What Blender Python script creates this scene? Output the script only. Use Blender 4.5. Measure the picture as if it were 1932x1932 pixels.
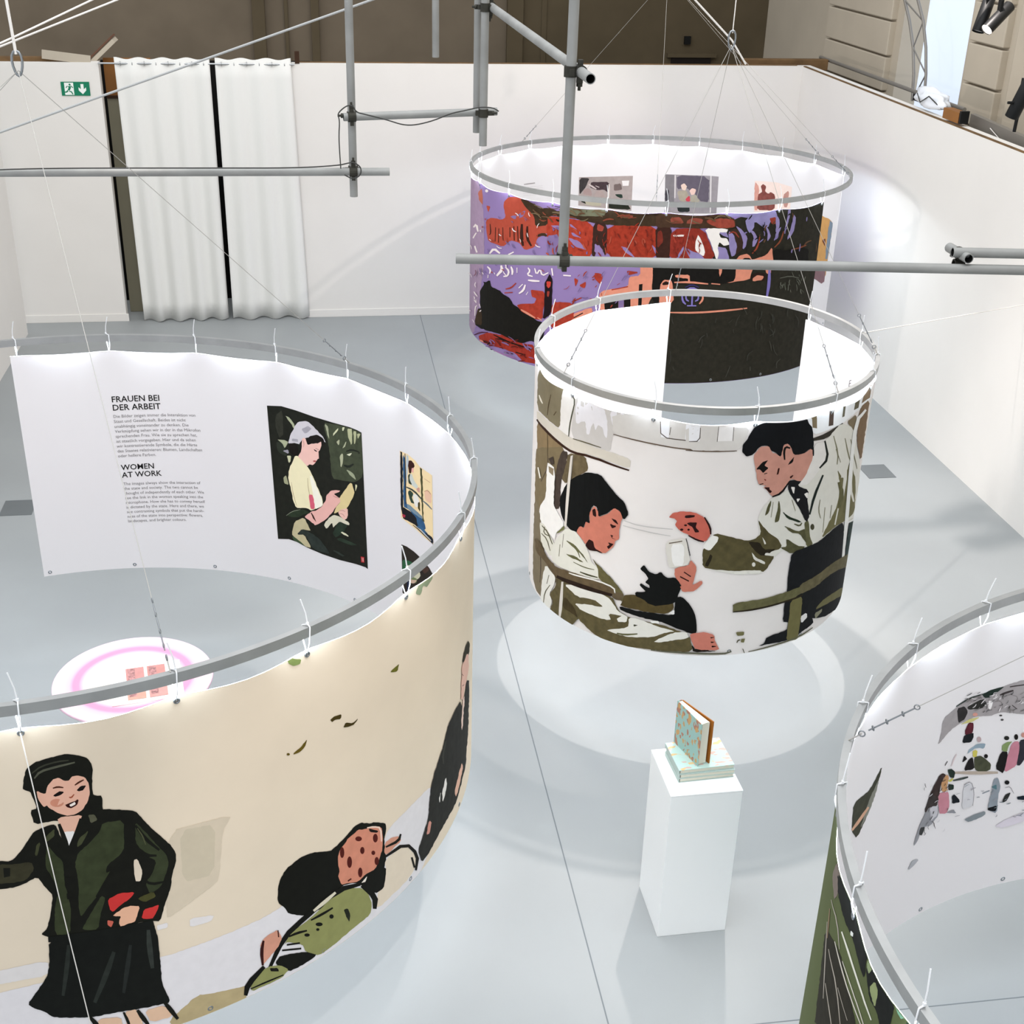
import bpy, bmesh, math, random
from mathutils import Vector, Matrix
from mathutils.geometry import delaunay_2d_cdt
random.seed(7)
for o in list(bpy.data.objects): bpy.data.objects.remove(o)
scene = bpy.context.scene
C = scene.collection
# ------------------------------------------------------------------ camera
FPX = 2430.0; PITCH = math.radians(26.3); ROLL = math.radians(-1.55); YAW = 0.157; CAMZ = 5.3
_fw = Vector((0, math.cos(PITCH), -math.sin(PITCH))); _rt = Vector((1, 0, 0)); _dn = _fw.cross(_rt)
_c, _s = math.cos(ROLL), math.sin(ROLL)
_r2 = _rt*_c + _dn*_s; _d2 = _rt*(-_s) + _dn*_c
_RZ = Matrix.Rotation(-YAW, 3, 'Z')
RT, DN, FW = _RZ @ _r2, _RZ @ _d2, _RZ @ _fw
EYE = Vector((0, 0, CAMZ))
cam = bpy.data.cameras.new('camera'); camo = bpy.data.objects.new('camera', cam); C.objects.link(camo)
cam.sensor_width = 36.0; cam.lens = FPX/1932*36.0; cam.clip_end = 200
m = Matrix.Identity(4)
for i in range(3):
    m[i][0] = RT[i]; m[i][1] = -DN[i]; m[i][2] = -FW[i]; m[i][3] = EYE[i]
camo.matrix_world = m
scene.camera = camo
# ------------------------------------------------------------------ view, world, large lights
vs = scene.view_settings
vs.view_transform = 'Standard'; vs.look = 'None'; vs.gamma = 1.0; vs.use_curve_mapping = False
vs.exposure = 0.60
w = bpy.data.worlds.new('world'); scene.world = w; w.use_nodes = True
bg = w.node_tree.nodes['Background']; bg.inputs[0].default_value = (0.96, 0.975, 1.0, 1); bg.inputs[1].default_value = 0.74
def area(name, loc, aim, sx, sy, power, col):
    l = bpy.data.lights.new(name, 'AREA'); l.shape = 'RECTANGLE'; l.size = sx; l.size_y = sy; l.energy = power; l.color = col
    o = bpy.data.objects.new(name, l); C.objects.link(o); o.location = loc
    o.rotation_euler = (Vector(aim)-Vector(loc)).to_track_quat('-Z', 'Y').to_euler(); return o
area('overhead_daylight_fill', (0.5, 6.5, 10.5), (0.5, 8.0, 0), 9, 11, 450, (0.98, 0.99, 1.0))  # added soft panel overhead, standing in for daylight from unseen upper windows
def spot(name, loc, aim, power, deg, blend, col, rad=0.05):
    l = bpy.data.lights.new(name, 'SPOT'); l.energy = power; l.spot_size = math.radians(deg); l.spot_blend = blend
    l.color = col; l.shadow_soft_size = rad
    o = bpy.data.objects.new(name, l); C.objects.link(o); o.location = loc
    o.rotation_euler = (Vector(aim)-Vector(loc)).to_track_quat('-Z', 'Y').to_euler(); return o
WARM = (1.0, 0.90, 0.84)
spot('gallery_spot_a', (-3.0, 9.2, 3.9), (5.2, 13.2, 1.7), 300, 48, 0.5, WARM)
spot('gallery_spot_b', (4.9, 11.3, 5.9), (1.2, 15.9, 1.2), 240, 62, 0.5, WARM)
spot('gallery_spot_c', (3.1, 8.65, 5.9), (2.1, 7.6, 0.0), 480, 54, 0.4, WARM)
spot('gallery_spot_d', (-1.0, 7.7, 5.6), (-1.25, 7.0, 0.7), 80, 40, 0.5, WARM)
spot('gallery_spot_e', (4.75, 9.7, 6.2), (4.75, 9.6, 0.0), 600, 54, 0.8, WARM)
spot('gallery_spot_f', (1.2, 3.2, 5.9), (0.35, 4.5, 0.0), 210, 40, 0.5, WARM)
# ------------------------------------------------------------------ photo rays
def ray(px, py):
    return FW + RT*((px-966)/FPX) + DN*((py-966)/FPX)
def on_z(px, py, z):
    d = ray(px, py); return EYE + d*((z-CAMZ)/d.z)
def on_y(px, py, y):
    d = ray(px, py); return EYE + d*(y/d.y)
def on_x(px, py, x):
    d = ray(px, py); return EYE + d*(x/d.x)
# ------------------------------------------------------------------ materials
def lin(h):
    h = h.lstrip('#'); out = []
    for i in (0, 2, 4):
        c = int(h[i:i+2], 16)/255
        out.append(c/12.92 if c <= 0.04045 else ((c+0.055)/1.055)**2.4)
    return tuple(out)
_M = {}
def mat(name, hexc, rough=0.6, metal=0.0, spec=0.3, noise=None, bump=None, emit=None):
    """noise=(scale, amount) small colour variation; bump=(scale, strength)"""
    if name in _M: return _M[name]
    mt = bpy.data.materials.new(name); mt.use_nodes = True; nt = mt.node_tree; b = nt.nodes['Principled BSDF']
    col = (*lin(hexc), 1)
    b.inputs['Base Color'].default_value = col; b.inputs['Roughness'].default_value = rough
    b.inputs['Metallic'].default_value = metal; b.inputs['Specular IOR Level'].default_value = spec
    if noise or bump:
        tc = nt.nodes.new('ShaderNodeTexCoord')
    if noise:
        n = nt.nodes.new('ShaderNodeTexNoise'); n.inputs['Scale'].default_value = noise[0]; n.inputs['Detail'].default_value = 4
        nt.links.new(tc.outputs['Object'], n.inputs['Vector'])
        r = nt.nodes.new('ShaderNodeValToRGB'); a = noise[1]
        r.color_ramp.elements[0].position = 0.3; r.color_ramp.elements[1].position = 0.7
        r.color_ramp.elements[0].color = (*[max(0, c*(1-a)) for c in col[:3]], 1)
        r.color_ramp.elements[1].color = (*[min(1, c*(1+a)) for c in col[:3]], 1)
        nt.links.new(n.outputs['Fac'], r.inputs['Fac']); nt.links.new(r.outputs['Color'], b.inputs['Base Color'])
    if bump:
        n2 = nt.nodes.new('ShaderNodeTexNoise'); n2.inputs['Scale'].default_value = bump[0]; n2.inputs['Detail'].default_value = 3
        nt.links.new(tc.outputs['Object'], n2.inputs['Vector'])
        bp = nt.nodes.new('ShaderNodeBump'); bp.inputs['Strength'].default_value = bump[1]; bp.inputs['Distance'].default_value = 0.01
        nt.links.new(n2.outputs['Fac'], bp.inputs['Height']); nt.links.new(bp.outputs['Normal'], b.inputs['Normal'])
    if emit:
        b.inputs['Emission Color'].default_value = (*lin(emit[0]), 1); b.inputs['Emission Strength'].default_value = emit[1]
    _M[name] = mt; return mt
def ink(hexc):
    tot = sum(int(hexc[i:i+2], 16) for i in (0, 2, 4)); light = tot > 560
    f = 0.95 if light else 0.78
    h = ''.join('%02x' % int(round(int(hexc[i:i+2], 16)*f**0.4545)) for i in (0, 2, 4))
    return mat('ink_'+hexc, h, 0.75, spec=0.15, noise=(20, 0.025) if light else ((24, 0.20) if tot < 300 else (18, 0.07)))
# ------------------------------------------------------------------ object helpers
def tag(o, label, cat, group=None):
    o['label'] = label; o['category'] = cat
    if group: o['group'] = group
    return o
def empty(name, loc=(0, 0, 0), rz=0.0):
    o = bpy.data.objects.new(name, None); C.objects.link(o); o.location = loc; o.rotation_euler = (0, 0, rz); o.empty_display_size = 0.2
    return o
def link(name, me, parent=None):
    o = bpy.data.objects.new(name, me); C.objects.link(o)
    if parent: o.parent = parent; o.matrix_parent_inverse = Matrix.Identity(4)
    return o
class MB:
    """collects geometry, material slots by name"""
    def __init__(s): s.v = []; s.f = []; s.mi = []; s.mats = []; s.sm = []
    def mid(s, mt):
        if mt not in s.mats: s.mats.append(mt)
        return s.mats.index(mt)
    def add(s, vs, fs, mt, smooth=False):
        b = len(s.v); s.v += [tuple(v) for v in vs]; k = s.mid(mt)
        for f in fs: s.f.append(tuple(b+i for i in f)); s.mi.append(k); s.sm.append(smooth)
        return s
    def box(s, c, d, mt, rz=0.0, M=None):
        x, y, z = d[0]/2, d[1]/2, d[2]/2
        R = Matrix.Rotation(rz, 3, 'Z') if M is None else M
        vs = [Vector(c)+R@Vector((sx*x, sy*y, sz*z)) for sz in (-1, 1) for sx, sy in ((-1, -1), (1, -1), (1, 1), (-1, 1))]
        return s.add(vs, [(3, 2, 1, 0), (4, 5, 6, 7), (0, 1, 5, 4), (1, 2, 6, 5), (2, 3, 7, 6), (3, 0, 4, 7)], mt)
    def tube(s, pts, r, mt, n=10, closed=False, cap=True, flat=None):
        pts = [Vector(p) for p in pts]; m = len(pts); rings = []; prev = None
        for i, p in enumerate(pts):
            if closed: t = pts[(i+1) % m]-pts[i-1]
            else: t = pts[min(i+1, m-1)]-pts[max(i-1, 0)]
            t.normalize()
            if prev is None:
                a = Vector((0, 0, 1)) if abs(t.z) < 0.9 else Vector((1, 0, 0))
                u = t.cross(a).normalized()
            else:
                u = (prev - t*prev.dot(t)).normalized()
            prev = u; w_ = t.cross(u); rr = r[i] if isinstance(r, (list, tuple)) else r
            fl = flat if flat else 1.0
            rings.append([p+u*(rr*math.cos(2*math.pi*k/n))+w_*(rr*fl*math.sin(2*math.pi*k/n)) for k in range(n)])
        vs = [v for q in rings for v in q]; fs = []
        for i in range(m if closed else m-1):
            a = i*n; b = ((i+1) % m)*n
            for k in range(n): fs.append((a+k, a+(k+1) % n, b+(k+1) % n, b+k))
        s.add(vs, fs, mt, True)
        if cap and not closed:
            s.add(rings[0], [tuple(range(n))[::-1]], mt); s.add(rings[-1], [tuple(range(n))], mt)
        return s
    def pipe(s, a, b, r, mt, inner, n=16, wall=0.004):
        """hollow straight pipe with open ends"""
        a = Vector(a); b = Vector(b); t = (b-a).normalized()
        u = t.cross(Vector((0, 0, 1)) if abs(t.z) < 0.9 else Vector((1, 0, 0))).normalized(); w_ = t.cross(u)
        R = lambda p, q: [p+u*(q*math.cos(2*math.pi*k/n))+w_*(q*math.sin(2*math.pi*k/n)) for k in range(n)]
        A, B, Ai, Bi = R(a, r), R(b, r), R(a, r-wall), R(b, r-wall)
        s.add(A+B, [(k, (k+1) % n, n+(k+1) % n, n+k) for k in range(n)], mt, True)
        s.add(A+Ai, [(k, n+k, n+(k+1) % n, (k+1) % n) for k in range(n)], mt)
        s.add(B+Bi, [(k, (k+1) % n, n+(k+1) % n, n+k) for k in range(n)], mt)
        s.add(Ai+Bi, [(k, n+k, n+(k+1) % n, (k+1) % n) for k in range(n)], inner, True)
        return s
    def lathe(s, c, prof, mt, n=32):
        c = Vector(c); vs = []; fs = []
        for (r, z) in prof:
            for k in range(n):
                a = 2*math.pi*k/n; vs.append(c+Vector((r*math.cos(a), r*math.sin(a), z)))
        for i in range(len(prof)-1):
            for k in range(n): fs.append((i*n+k, i*n+(k+1) % n, (i+1)*n+(k+1) % n, (i+1)*n+k))
        s.add(vs, fs, mt, True)
        s.add(vs[:n], [tuple(range(n))[::-1]], mt); s.add(vs[-n:], [tuple(range(n))], mt)
        return s
    def torus(s, c, R, r, mt, axis=(0, 0, 1), n=16, k=8):
        ax = Vector(axis).normalized(); u = ax.orthogonal().normalized(); w_ = ax.cross(u); c = Vector(c)
        return s.tube([c+u*(R*math.cos(2*math.pi*i/n))+w_*(R*math.sin(2*math.pi*i/n)) for i in range(n)], r, mt, k, closed=True)
    def build(s, name, parent=None, off=None, bevel=0):
        me = bpy.data.meshes.new(name)
        vs = s.v if off is None else [tuple(Vector(v)-Vector(off)) for v in s.v]
        me.from_pydata(vs, [], s.f)
        for mt in s.mats: me.materials.append(mt)
        me.polygons.foreach_set('material_index', s.mi); me.polygons.foreach_set('use_smooth', s.sm); me.update()
        o = link(name, me, parent)
        if bevel:
            b = o.modifiers.new('bevel', 'BEVEL'); b.width = bevel; b.segments = 2; b.limit_method = 'ANGLE'
        return o
def struct(name, mb, bevel=0, parent=None):
    o = mb.build(name, parent, bevel=bevel)
    if not parent: o['kind'] = 'structure'
    return o
# ------------------------------------------------------------------ the setting
WHITE = mat('wall_paint', 'e6e3de', 0.85, spec=0.1, noise=(1.2, 0.02))
FLOOR = mat('floor_coating', '969a9b', 0.5, spec=0.3, noise=(0.7, 0.05), bump=(3, 0.03))
JOINT = mat('floor_joint', '6f7579', 0.8)
WOOD = mat('raw_timber', '6e5538', 0.8, noise=(6, 0.25))
OCHRE = mat('ochre_panel', '8e5f30', 0.7, noise=(3, 0.12))
PLASTER = mat('old_plaster', '756a5b', 0.95, spec=0.05, noise=(1.5, 0.10))
PLASTER2 = mat('old_plaster_dark', '5d5342', 0.95, spec=0.05, noise=(1.5, 0.10))
STUCCO = mat('pale_stucco', 'bdb3a2', 0.9, spec=0.1, noise=(1.5, 0.05), bump=(14, 0.1))
YB, XR, HW = 16.6, 6.247, 3.19
mb = MB(); mb.add([(-14, -4, 0), (14, -4, 0), (14, 24, 0), (-14, 24, 0)], [(0, 1, 2, 3)], FLOOR); floor = struct('floor', mb)
mb = MB(); mb.box((1.311, 9.3, 0.0008), (0.007, 14.6, 0.0012), JOINT); struct('floor_seam', mb, parent=floor)
mb = MB(); mb.box((3.6, 4.55, 0.0008), (4.6, 0.006, 0.0012), JOINT); struct('floor_seam', mb, parent=floor)
for cx_, cy_ in ((5.475, 11.15), (-2.815, 11.11)):
    mb = MB(); mb.box((cx_, cy_, 0.002), (0.285, 0.315, 0.004), mat('floor_hatch', '64696b', 0.5, noise=(3, .05)))
    struct('floor_hatch', mb, parent=floor)
mb = MB(); mb.box(((-0.228+XR+0.15)/2, YB+0.075, HW/2), (XR+0.15+0.228, 0.15, HW), WHITE); struct('wall_back', mb)
mb = MB(); mb.box(((-3.95-2.49)/2, YB+0.075, HW/2), (1.46, 0.15, HW), WHITE); wl = struct('wall_back_left', mb)
mb = MB(); mb.box((XR+0.075, 7.3, HW/2), (0.15, 18.6, HW), WHITE); struct('wall_right', mb)
mb = MB(); mb.box((-3.643-0.09, 13.3, 1.75), (0.18, 5.716, 3.5), WHITE); struct('wall_left', mb)
mb = MB(); mb.box(((-0.19+XR)/2, YB-0.006, 0.05), (XR+0.19, 0.012, 0.10), WHITE); struct('baseboard_back', mb, 0.003)
mb = MB(); mb.box(((-3.9-2.47)/2, YB-0.006, 0.05), (1.45, 0.012, 0.10), WHITE); struct('baseboard_left', mb, 0.003)
mb = MB(); mb.box((XR+0.022, 7.3, HW+0.005), (0.035, 18.6, 0.010), WOOD); struct('trim_1', mb)
mb = MB(); mb.box(((-0.19+XR)/2, YB+0.12, HW+0.004), (XR+0.1, 0.06, 0.008), WOOD); struct('trim_2', mb)
# the old hall behind and above the exhibition walls
YH, XH = 21.0, 7.2
mb = MB(); mb.box((-1, YH+0.2, 4.5), (18, 0.4, 9), PLASTER); hall = struct('wall_hall_back', mb)
for a, b, mt, dp in ((478, 502, PLASTER2, .10), (538, 545, PLASTER2, .06), (588, 603, PLASTER2, .10), (955, 985, PLASTER2, .12), (1020, 1030, PLASTER2, .06)):
    xa = on_y(a, 60, YH).x; xb = on_y(b, 60, YH).x
    mb = MB(); mb.box(((xa+xb)/2, YH-dp/2, 4.5), (xb-xa, dp, 9), mt); struct('pilaster', mb, 0.01, hall)
x0, x1 = on_y(985, 60, YH).x, on_y(1480, 60, YH).x
mb = MB(); mb.box(((x0+x1)/2, YH-0.02, 4.5), (x1-x0, 0.04, 9), PLASTER2); struct('wall_panel', mb, 0, hall)
q = on_y(1268, 108, YH-.1); q2 = on_y(1340, 125, YH-.1)
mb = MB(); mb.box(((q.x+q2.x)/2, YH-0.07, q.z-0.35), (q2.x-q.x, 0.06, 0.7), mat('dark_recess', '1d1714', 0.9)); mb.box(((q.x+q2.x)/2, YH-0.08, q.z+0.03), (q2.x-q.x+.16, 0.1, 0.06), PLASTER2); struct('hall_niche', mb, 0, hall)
yw0 = on_x(1830, 60, XH).y; yw1 = on_x(1702, 60, XH).y
yp0 = on_x(1560, 40, XH).y
mb = MB()
mb.box((XH+0.25, (yw1+YH)/2, 4.5), (0.5, YH-yw1, 9), STUCCO)
mb.box((XH+0.25, (yw0-2)/2, 4.5), (0.5, yw0+2, 9), STUCCO)
mb.box((XH+0.25, (yw0+yw1)/2, 1.3), (0.5, yw1-yw0, 2.6), STUCCO)
mb.box((XH+0.25, (yw0+yw1)/2, 8.0), (0.5, yw1-yw0, 2.0), STUCCO)
hallr = struct('wall_hall_right', mb)
for k in range(9):                                             # rusticated bands left and right of the window
    z = 2.55+0.42*k
    mb = MB(); mb.box((XH-0.03, yw1+1.25, z+0.2), (0.10, 2.1, 0.395), STUCCO); struct('stucco_band', mb, 0.012, hallr)
for k in range(9):
    z = 2.55+0.42*k
    mb = MB(); mb.box((XH-0.03, yw0-0.55, z+0.2), (0.10, 0.75, 0.395), STUCCO); struct('stucco_band', mb, 0.012, hallr)
mb = MB(); mb.box((XH-0.06, yw0-2.0, 4.6), (0.1, 1.6, 3.4), STUCCO); struct('stucco_panel', mb, 0.04, hallr)
mb = MB(); mb.add([(XH+0.3, yw0, 2.6), (XH+0.3, yw1, 2.6), (XH+0.3, yw1, 7.0), (XH+0.3, yw0, 7.0)], [(0, 1, 2, 3)], mat('daylit_pane', 'b8c4d4', 0.3, emit=('d8e3f5', 0.50)))
mb.add([(XH+0.36, yw0, 2.6), (XH+0.36, yw1, 2.6), (XH+0.36, yw1, 7.0), (XH+0.36, yw0, 7.0)], [(3, 2, 1, 0)], STUCCO)
win = struct('window_1', mb)
# room behind the curtains
DK = mat('shade_black', '0c0b0a', 0.95)
mb = MB(); mb.box((-1.3, YB+0.95, 1.55), (2.6, 0.06, 3.1), DK); struct('wall_vestibule_shade', mb)  # black surface: the unlit room's darkness is put into its colour
mb = MB(); mb.box((-2.21, YB+0.42, 1.36), (0.56, 0.05, 2.72), mat('olive_door', '8b8672', 0.7, noise=(2, .05))); struct('door_1', mb, 0.006)
mb = MB(); mb.box((-2.21, YB+0.42, 2.97), (0.56, 0.05, 0.44), OCHRE); mb.box((-2.21, YB+0.40, 2.74), (0.56, 0.06, 0.03), mat('dark_timber', '3a2516', 0.8)); struct('trim_3', mb)
# ------------------------------------------------------------------ hanging drums: hoop + cloth + print
ALU = mat('aluminium_bar', 'a6a8a8', 0.45, 0.6, 0.5, noise=(8, 0.08))
LED = mat('led_strip', 'f2fbff', 0.5, emit=('e6f3ff', 100.0))
NYLON = mat('white_nylon', 'eceff2', 0.45)
STEEL = mat('grommet_steel', '8f9498', 0.3, 0.9)
WIRE = mat('steel_wire', 'b5b3ae', 0.4, 0.5)
CORD = mat('white_cord', 'e8e4df', 0.8)
CLOTH_IN = mat('banner_white', 'dedada', 0.8, spec=0.15)
ZR = 2.5
STEP = 2.0
ROWS = (-.165, -.20, -.24, -.29, -.35, -.43, -.53, -.68, -.95, -1.3)
class Drum:
    def __init__(s, cx, cy, r, tx, ty, arc, ties, wt, wb, outer):
        s.cx, s.cy, s.r, s.tx, s.ty, s.arc, s.ties, s.wt, s.wb = cx, cy, r, tx, ty, arc, sorted(ties), wt, wb
        s.outer = mat('banner_print_'+outer, outer, 0.8, spec=0.15, noise=(3, 0.03)); s.off = Vector((cx, cy, ZR)); s.lay = {True: 0, False: 0}
    def pt(s, a, w_, dr=0.0):
        ar = math.radians(a); x = (s.r+dr)*math.cos(ar); y = (s.r+dr)*math.sin(ar)
        return Vector((s.cx+x, s.cy+y, ZR+s.tx*x+s.ty*y+w_))
    def top(s, a):
        t = s.ties
        for i in range(len(t)-1):
            if t[i] <= a <= t[i+1]: return s.wt-0.020*math.sin(math.pi*(a-t[i])/(t[i+1]-t[i]))
        return s.wt-0.004
    def billow(s, a, w_):
        """cloth pulled in at the ties, swelling between them, fading downwards"""
        t = s.ties; u = 0.0
        for i in range(len(t)-1):
            if t[i] <= a <= t[i+1]: u = math.sin(math.pi*(a-t[i])/(t[i+1]-t[i]))**2; break
        return 0.013*(u-0.35)*math.exp(-max(s.wt-w_, 0)/0.20)
    def hit(s, px, py, front):
        d = ray(px, py); a = d.x*d.x+d.y*d.y; b = -2*(d.x*s.cx+d.y*s.cy); c = s.cx**2+s.cy**2-s.r**2
        q = max(b*b-4*a*c, 0.0); t = (-b+(-1 if front else 1)*math.sqrt(q))/(2*a); P = EYE+d*t
        x, y = P.x-s.cx, P.y-s.cy; an = math.degrees(math.atan2(y, x)); lo = s.arc[0]
        while an < lo-40: an += 360
        while an > lo+320: an -= 360
        return an, P.z-ZR-s.tx*x-s.ty*y
    def grid(s):
        a0, a1 = s.arc; g = [a0]; k = math.floor(a0/STEP)+1
        while k*STEP < a1-1e-6: g.append(k*STEP); k += 1
        return g+[a1]
    def flat_to_world(s, a, w_, dr):
        # follow the facets of the cloth mesh
        k = math.floor(a/STEP+1e-9); a0 = max(k*STEP, s.arc[0]); a1 = min((k+1)*STEP, s.arc[1])
        if a1 <= a0: a1 = a0+STEP
        f = (a-a0)/(a1-a0); b0 = s.billow(a0, w_); b1 = s.billow(a1, w_); p = s.pt(a0, w_, dr+b0)*(1-f)+s.pt(a1, w_, dr+b1)*f
        return p
    def build(s, label, cat, group, wires, hub, rope_up):
        root = empty('hanging_banner_drum', s.off); tag(root, label, cat, group); s.root = root
        mb = MB(); N = 180; sec = ((.0145, 0), (.0145, -.046), (.0128, -.046), (.0128, -.038), (-.0128, -.038), (-.0128, -.046), (-.0145, -.046), (-.0145, 0)); K = len(sec); vs = []; fs = []
        for i in range(N):
            for dr, w_ in sec: vs.append(s.pt(360*i/N, w_, dr))
        for i in range(N):
            for k in range(K): fs.append((i*K+k, i*K+(k+1) % K, ((i+1) % N)*K+(k+1) % K, ((i+1) % N)*K+k))
        mb.add(vs, fs, ALU); hoop = mb.build('hoop', root, s.off)
        for side in (1, -1):
            mb = MB(); vs = []; fs = []; N = 180
            for i in range(N):
                for dr in (.004*side, .0124*side): vs.append(s.pt(360*i/N, -.0395, dr))
            for i in range(N): j = (i+1) % N; fs.append((i*2, i*2+1, j*2+1, j*2))
            mb.add(vs, fs, LED); mb.build('led_strip', hoop, s.off)
        # cloth
        g = s.grid(); mb = MB(); vo = []; vi = []
        ws = len(ROWS)+1
        for a in g:
            rows = [s.top(a)]+list(ROWS)+[s.wb]
            for w_ in rows: q = s.billow(a, w_); vo.append(s.pt(a, w_, .0012+q)); vi.append(s.pt(a, w_, -.0012+q))
        n = ws+1; L = len(g); fo = []
        for i in range(L-1):
            for k in range(ws): fo.append((i*n+k, i*n+k+1, (i+1)*n+k+1, (i+1)*n+k))
        mb.add(vo, fo, s.outer, True); mb.add(vi, [f[::-1] for f in fo], CLOTH_IN, True)
        edge = [i*n for i in range(L)]+[(L-1)*n+k for k in range(1, n)]+[i*n+ws for i in range(L-2, -1, -1)]+[k for k in range(ws-1, 0, -1)]
        ev = [vo[i] for i in edge]+[vi[i] for i in edge]; E_ = len(edge)
        mb.add(ev, [(i, (i+1) % E_, E_+(i+1) % E_, E_+i) for i in range(E_)], CLOTH_IN)
        s.sheet = mb.build('banner_cloth', root, s.off)
        # ties and grommets
        mb = MB(); mb.tube([(0, 0, -.135), (.016, .006, -.07), (.017, .010, 0.002), (0, .009, .008), (-.017, -.008, .002), (-.016, -.008, -.07)], .0032, NYLON, 6, closed=True)
        mb.box((0, .008, .012), (.008, .010, .010), NYLON)
        mb.tube([(0, .008, .012), (-.004, .004, .06), (-.012, -.012, .125)], .0028, NYLON, 6); tie_me = None
        gm = MB(); gm.torus((0, 0, 0), .010, .0042, STEEL, (1, 0, 0), 14, 6); gr_me = None
        for a in s.ties:
            p = s.pt(a, 0)-s.off
            if tie_me is None: o = mb.build('cable_tie', root); tie_me = o.data
            else: o = link('cable_tie', tie_me, root)
            o.location = p; o.rotation_euler = (0, 0, math.radians(a+random.uniform(-14, 14)))
            for w_ in (s.wt-.022, s.wb+.03):
                p = s.pt(a, w_)-s.off
                if gr_me is None: o = gm.build('grommet', root); gr_me = o.data
                else: o = link('grommet', gr_me, root)
                o.location = p; o.rotation_euler = (0, 0, math.radians(a))
        # suspension
        hub = Vector(hub)
        for a in wires:
            e = s.pt(a, 0.0); d = (hub-e).normalized()
            mb = MB(); mb.tube([hub, e+d*0.30], .0016, WIRE, 6); mb.tube([e+d*0.06, e], .003, WIRE, 6)
            wo = mb.build('suspension_wire', root, s.off)
            mb = MB(); mb.torus(e+d*.30, .010, .0025, STEEL, d.cross(Vector((0, 0, 1))), 10, 5); mb.tube([e+d*.29, e+d*.09], [.003, .006, .006, .003][0:1]*2, STEEL, 6)
            for q in (.24, .17, .11): mb.torus(e+d*q, .009, .0025, STEEL, (1, 0, .2), 10, 5)
            mb.torus(e+d*.06, .012, .003, STEEL, d.cross(Vector((0, 0, 1))), 10, 5)
            mb.build('turnbuckle', wo, s.off)
        mb = MB(); pts = [hub+Vector((.022*math.sin(t)*(1+.25*math.cos(t)), 0, .055*math.cos(t)+.03)) for t in [2*math.pi*i/14 for i in range(14)]]
        mb.tube(pts, .006, STEEL, 7, closed=True); mb.build('carabiner', root, s.off)
        mb = MB(); mb.tube([hub+Vector((0, 0, .07)), Vector(rope_up)], .007 if s.cx < 0 else .003, CORD, 7); mb.build('hanging_rope', root, s.off)
        return root
    def paint(s, name, art, front=True, label=None, base=None):
        if base is not None: s.lay[front] = base
        bm = bmesh.new(); mats = []; sgn = 1 if front else -1; r = s.r
        for kind, hexc, pts in parse(art):
            uv = []
            for (x, y) in pts:
                a, w_ = s.hit(x, y, front); uv.append(Vector((math.radians(a)*r, w_)))
            res = delaunay_2d_cdt(uv, [], [list(range(len(uv)))], 1, 1e-6)
            mt = ink(hexc)
            if mt not in mats: mats.append(mt)
            mi = mats.index(mt); s.lay[front] += 1; dr = .0022+.00005*s.lay[front]
            vs = [bm.verts.new((v.x, dr, v.y)) for v in res[0]]
            for f in res[2]:
                try: fa = bm.faces.new([vs[i] for i in f]); fa.material_index = mi
                except ValueError: pass
        return s.finish(bm, name, mats, sgn, label)
    def finish(s, bm, name, mats, sgn, label=None, parent=None):
        if not bm.verts: return
        r = s.r; xs = [v.co.x for v in bm.verts]; lo, hi = math.degrees(min(xs)/r), math.degrees(max(xs)/r)
        for a in [s.arc[0]]+[k*STEP for k in range(math.ceil(lo/STEP), math.floor(hi/STEP)+1)]:
            bmesh.ops.bisect_plane(bm, geom=bm.verts[:]+bm.edges[:]+bm.faces[:], dist=1e-6, plane_co=(math.radians(a)*r, 0, 0), plane_no=(1, 0, 0))
        for w_ in ROWS:
            bmesh.ops.bisect_plane(bm, geom=bm.verts[:]+bm.edges[:]+bm.faces[:], dist=1e-6, plane_co=(0, 0, w_), plane_no=(0, 0, 1))
        for v in bm.verts:
            a = math.degrees(v.co.x/r); a = min(max(a, s.arc[0]+.05), s.arc[1]-.05)
            w_ = min(max(v.co.z, s.wb+.003), s.top(a)-.003); dr = v.co.y
            v.co = s.flat_to_world(a, w_, sgn*dr)-s.off
        bmesh.ops.recalc_face_normals(bm, faces=bm.faces[:])
        me = bpy.data.meshes.new(name); bm.to_mesh(me); bm.free()
        for mt in mats: me.materials.append(mt)
        o = link(name, me, s.sheet)
        if label: o['label'] = label
        return o
    def text(s, name, lines, px, end, hexc, bold=0.0, gap=1.25, front=False, narrow=1.0):
        """lines set from pixel px (baseline start of line 1) so that line 1 ends at pixel end"""
        a0, w0 = s.hit(px[0], px[1], front); a1, w1 = s.hit(end[0], end[1], front)
        width = abs(math.radians(a1-a0))*s.r
        cu = bpy.data.curves.new('t', 'FONT'); cu.resolution_u = 2; cu.offset = bold
        ob = bpy.data.objects.new('t', cu); C.objects.link(ob)
        bm = bmesh.new(); scale = None
        for li, txt in enumerate(lines):
            cu.body = txt; bpy.context.view_layer.update(); me = bpy.data.meshes.new_from_object(ob)
            if scale is None:
                mx = max(v.co.x for v in me.vertices); scale = width/mx
            vs = [bm.verts.new((0, 0, 0)) for v in me.vertices]
            for v, q in zip(vs, me.vertices):
                x = q.co.x*scale; y = q.co.y*scale*narrow-li*gap*scale
                sx = math.radians(a0)*s.r+(x if front else -x); v.co = (sx, .0023, w0+(w1-w0)*x/width+y)
            for p in me.polygons:
                try: bm.faces.new([vs[i] for i in p.vertices])
                except ValueError: pass
            bpy.data.meshes.remove(me)
        bpy.data.objects.remove(ob); bpy.data.curves.remove(cu)
        bmesh.ops.triangulate(bm, faces=bm.faces[:])
        s.finish(bm, name, [ink(hexc)], 1 if front else -1)
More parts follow.
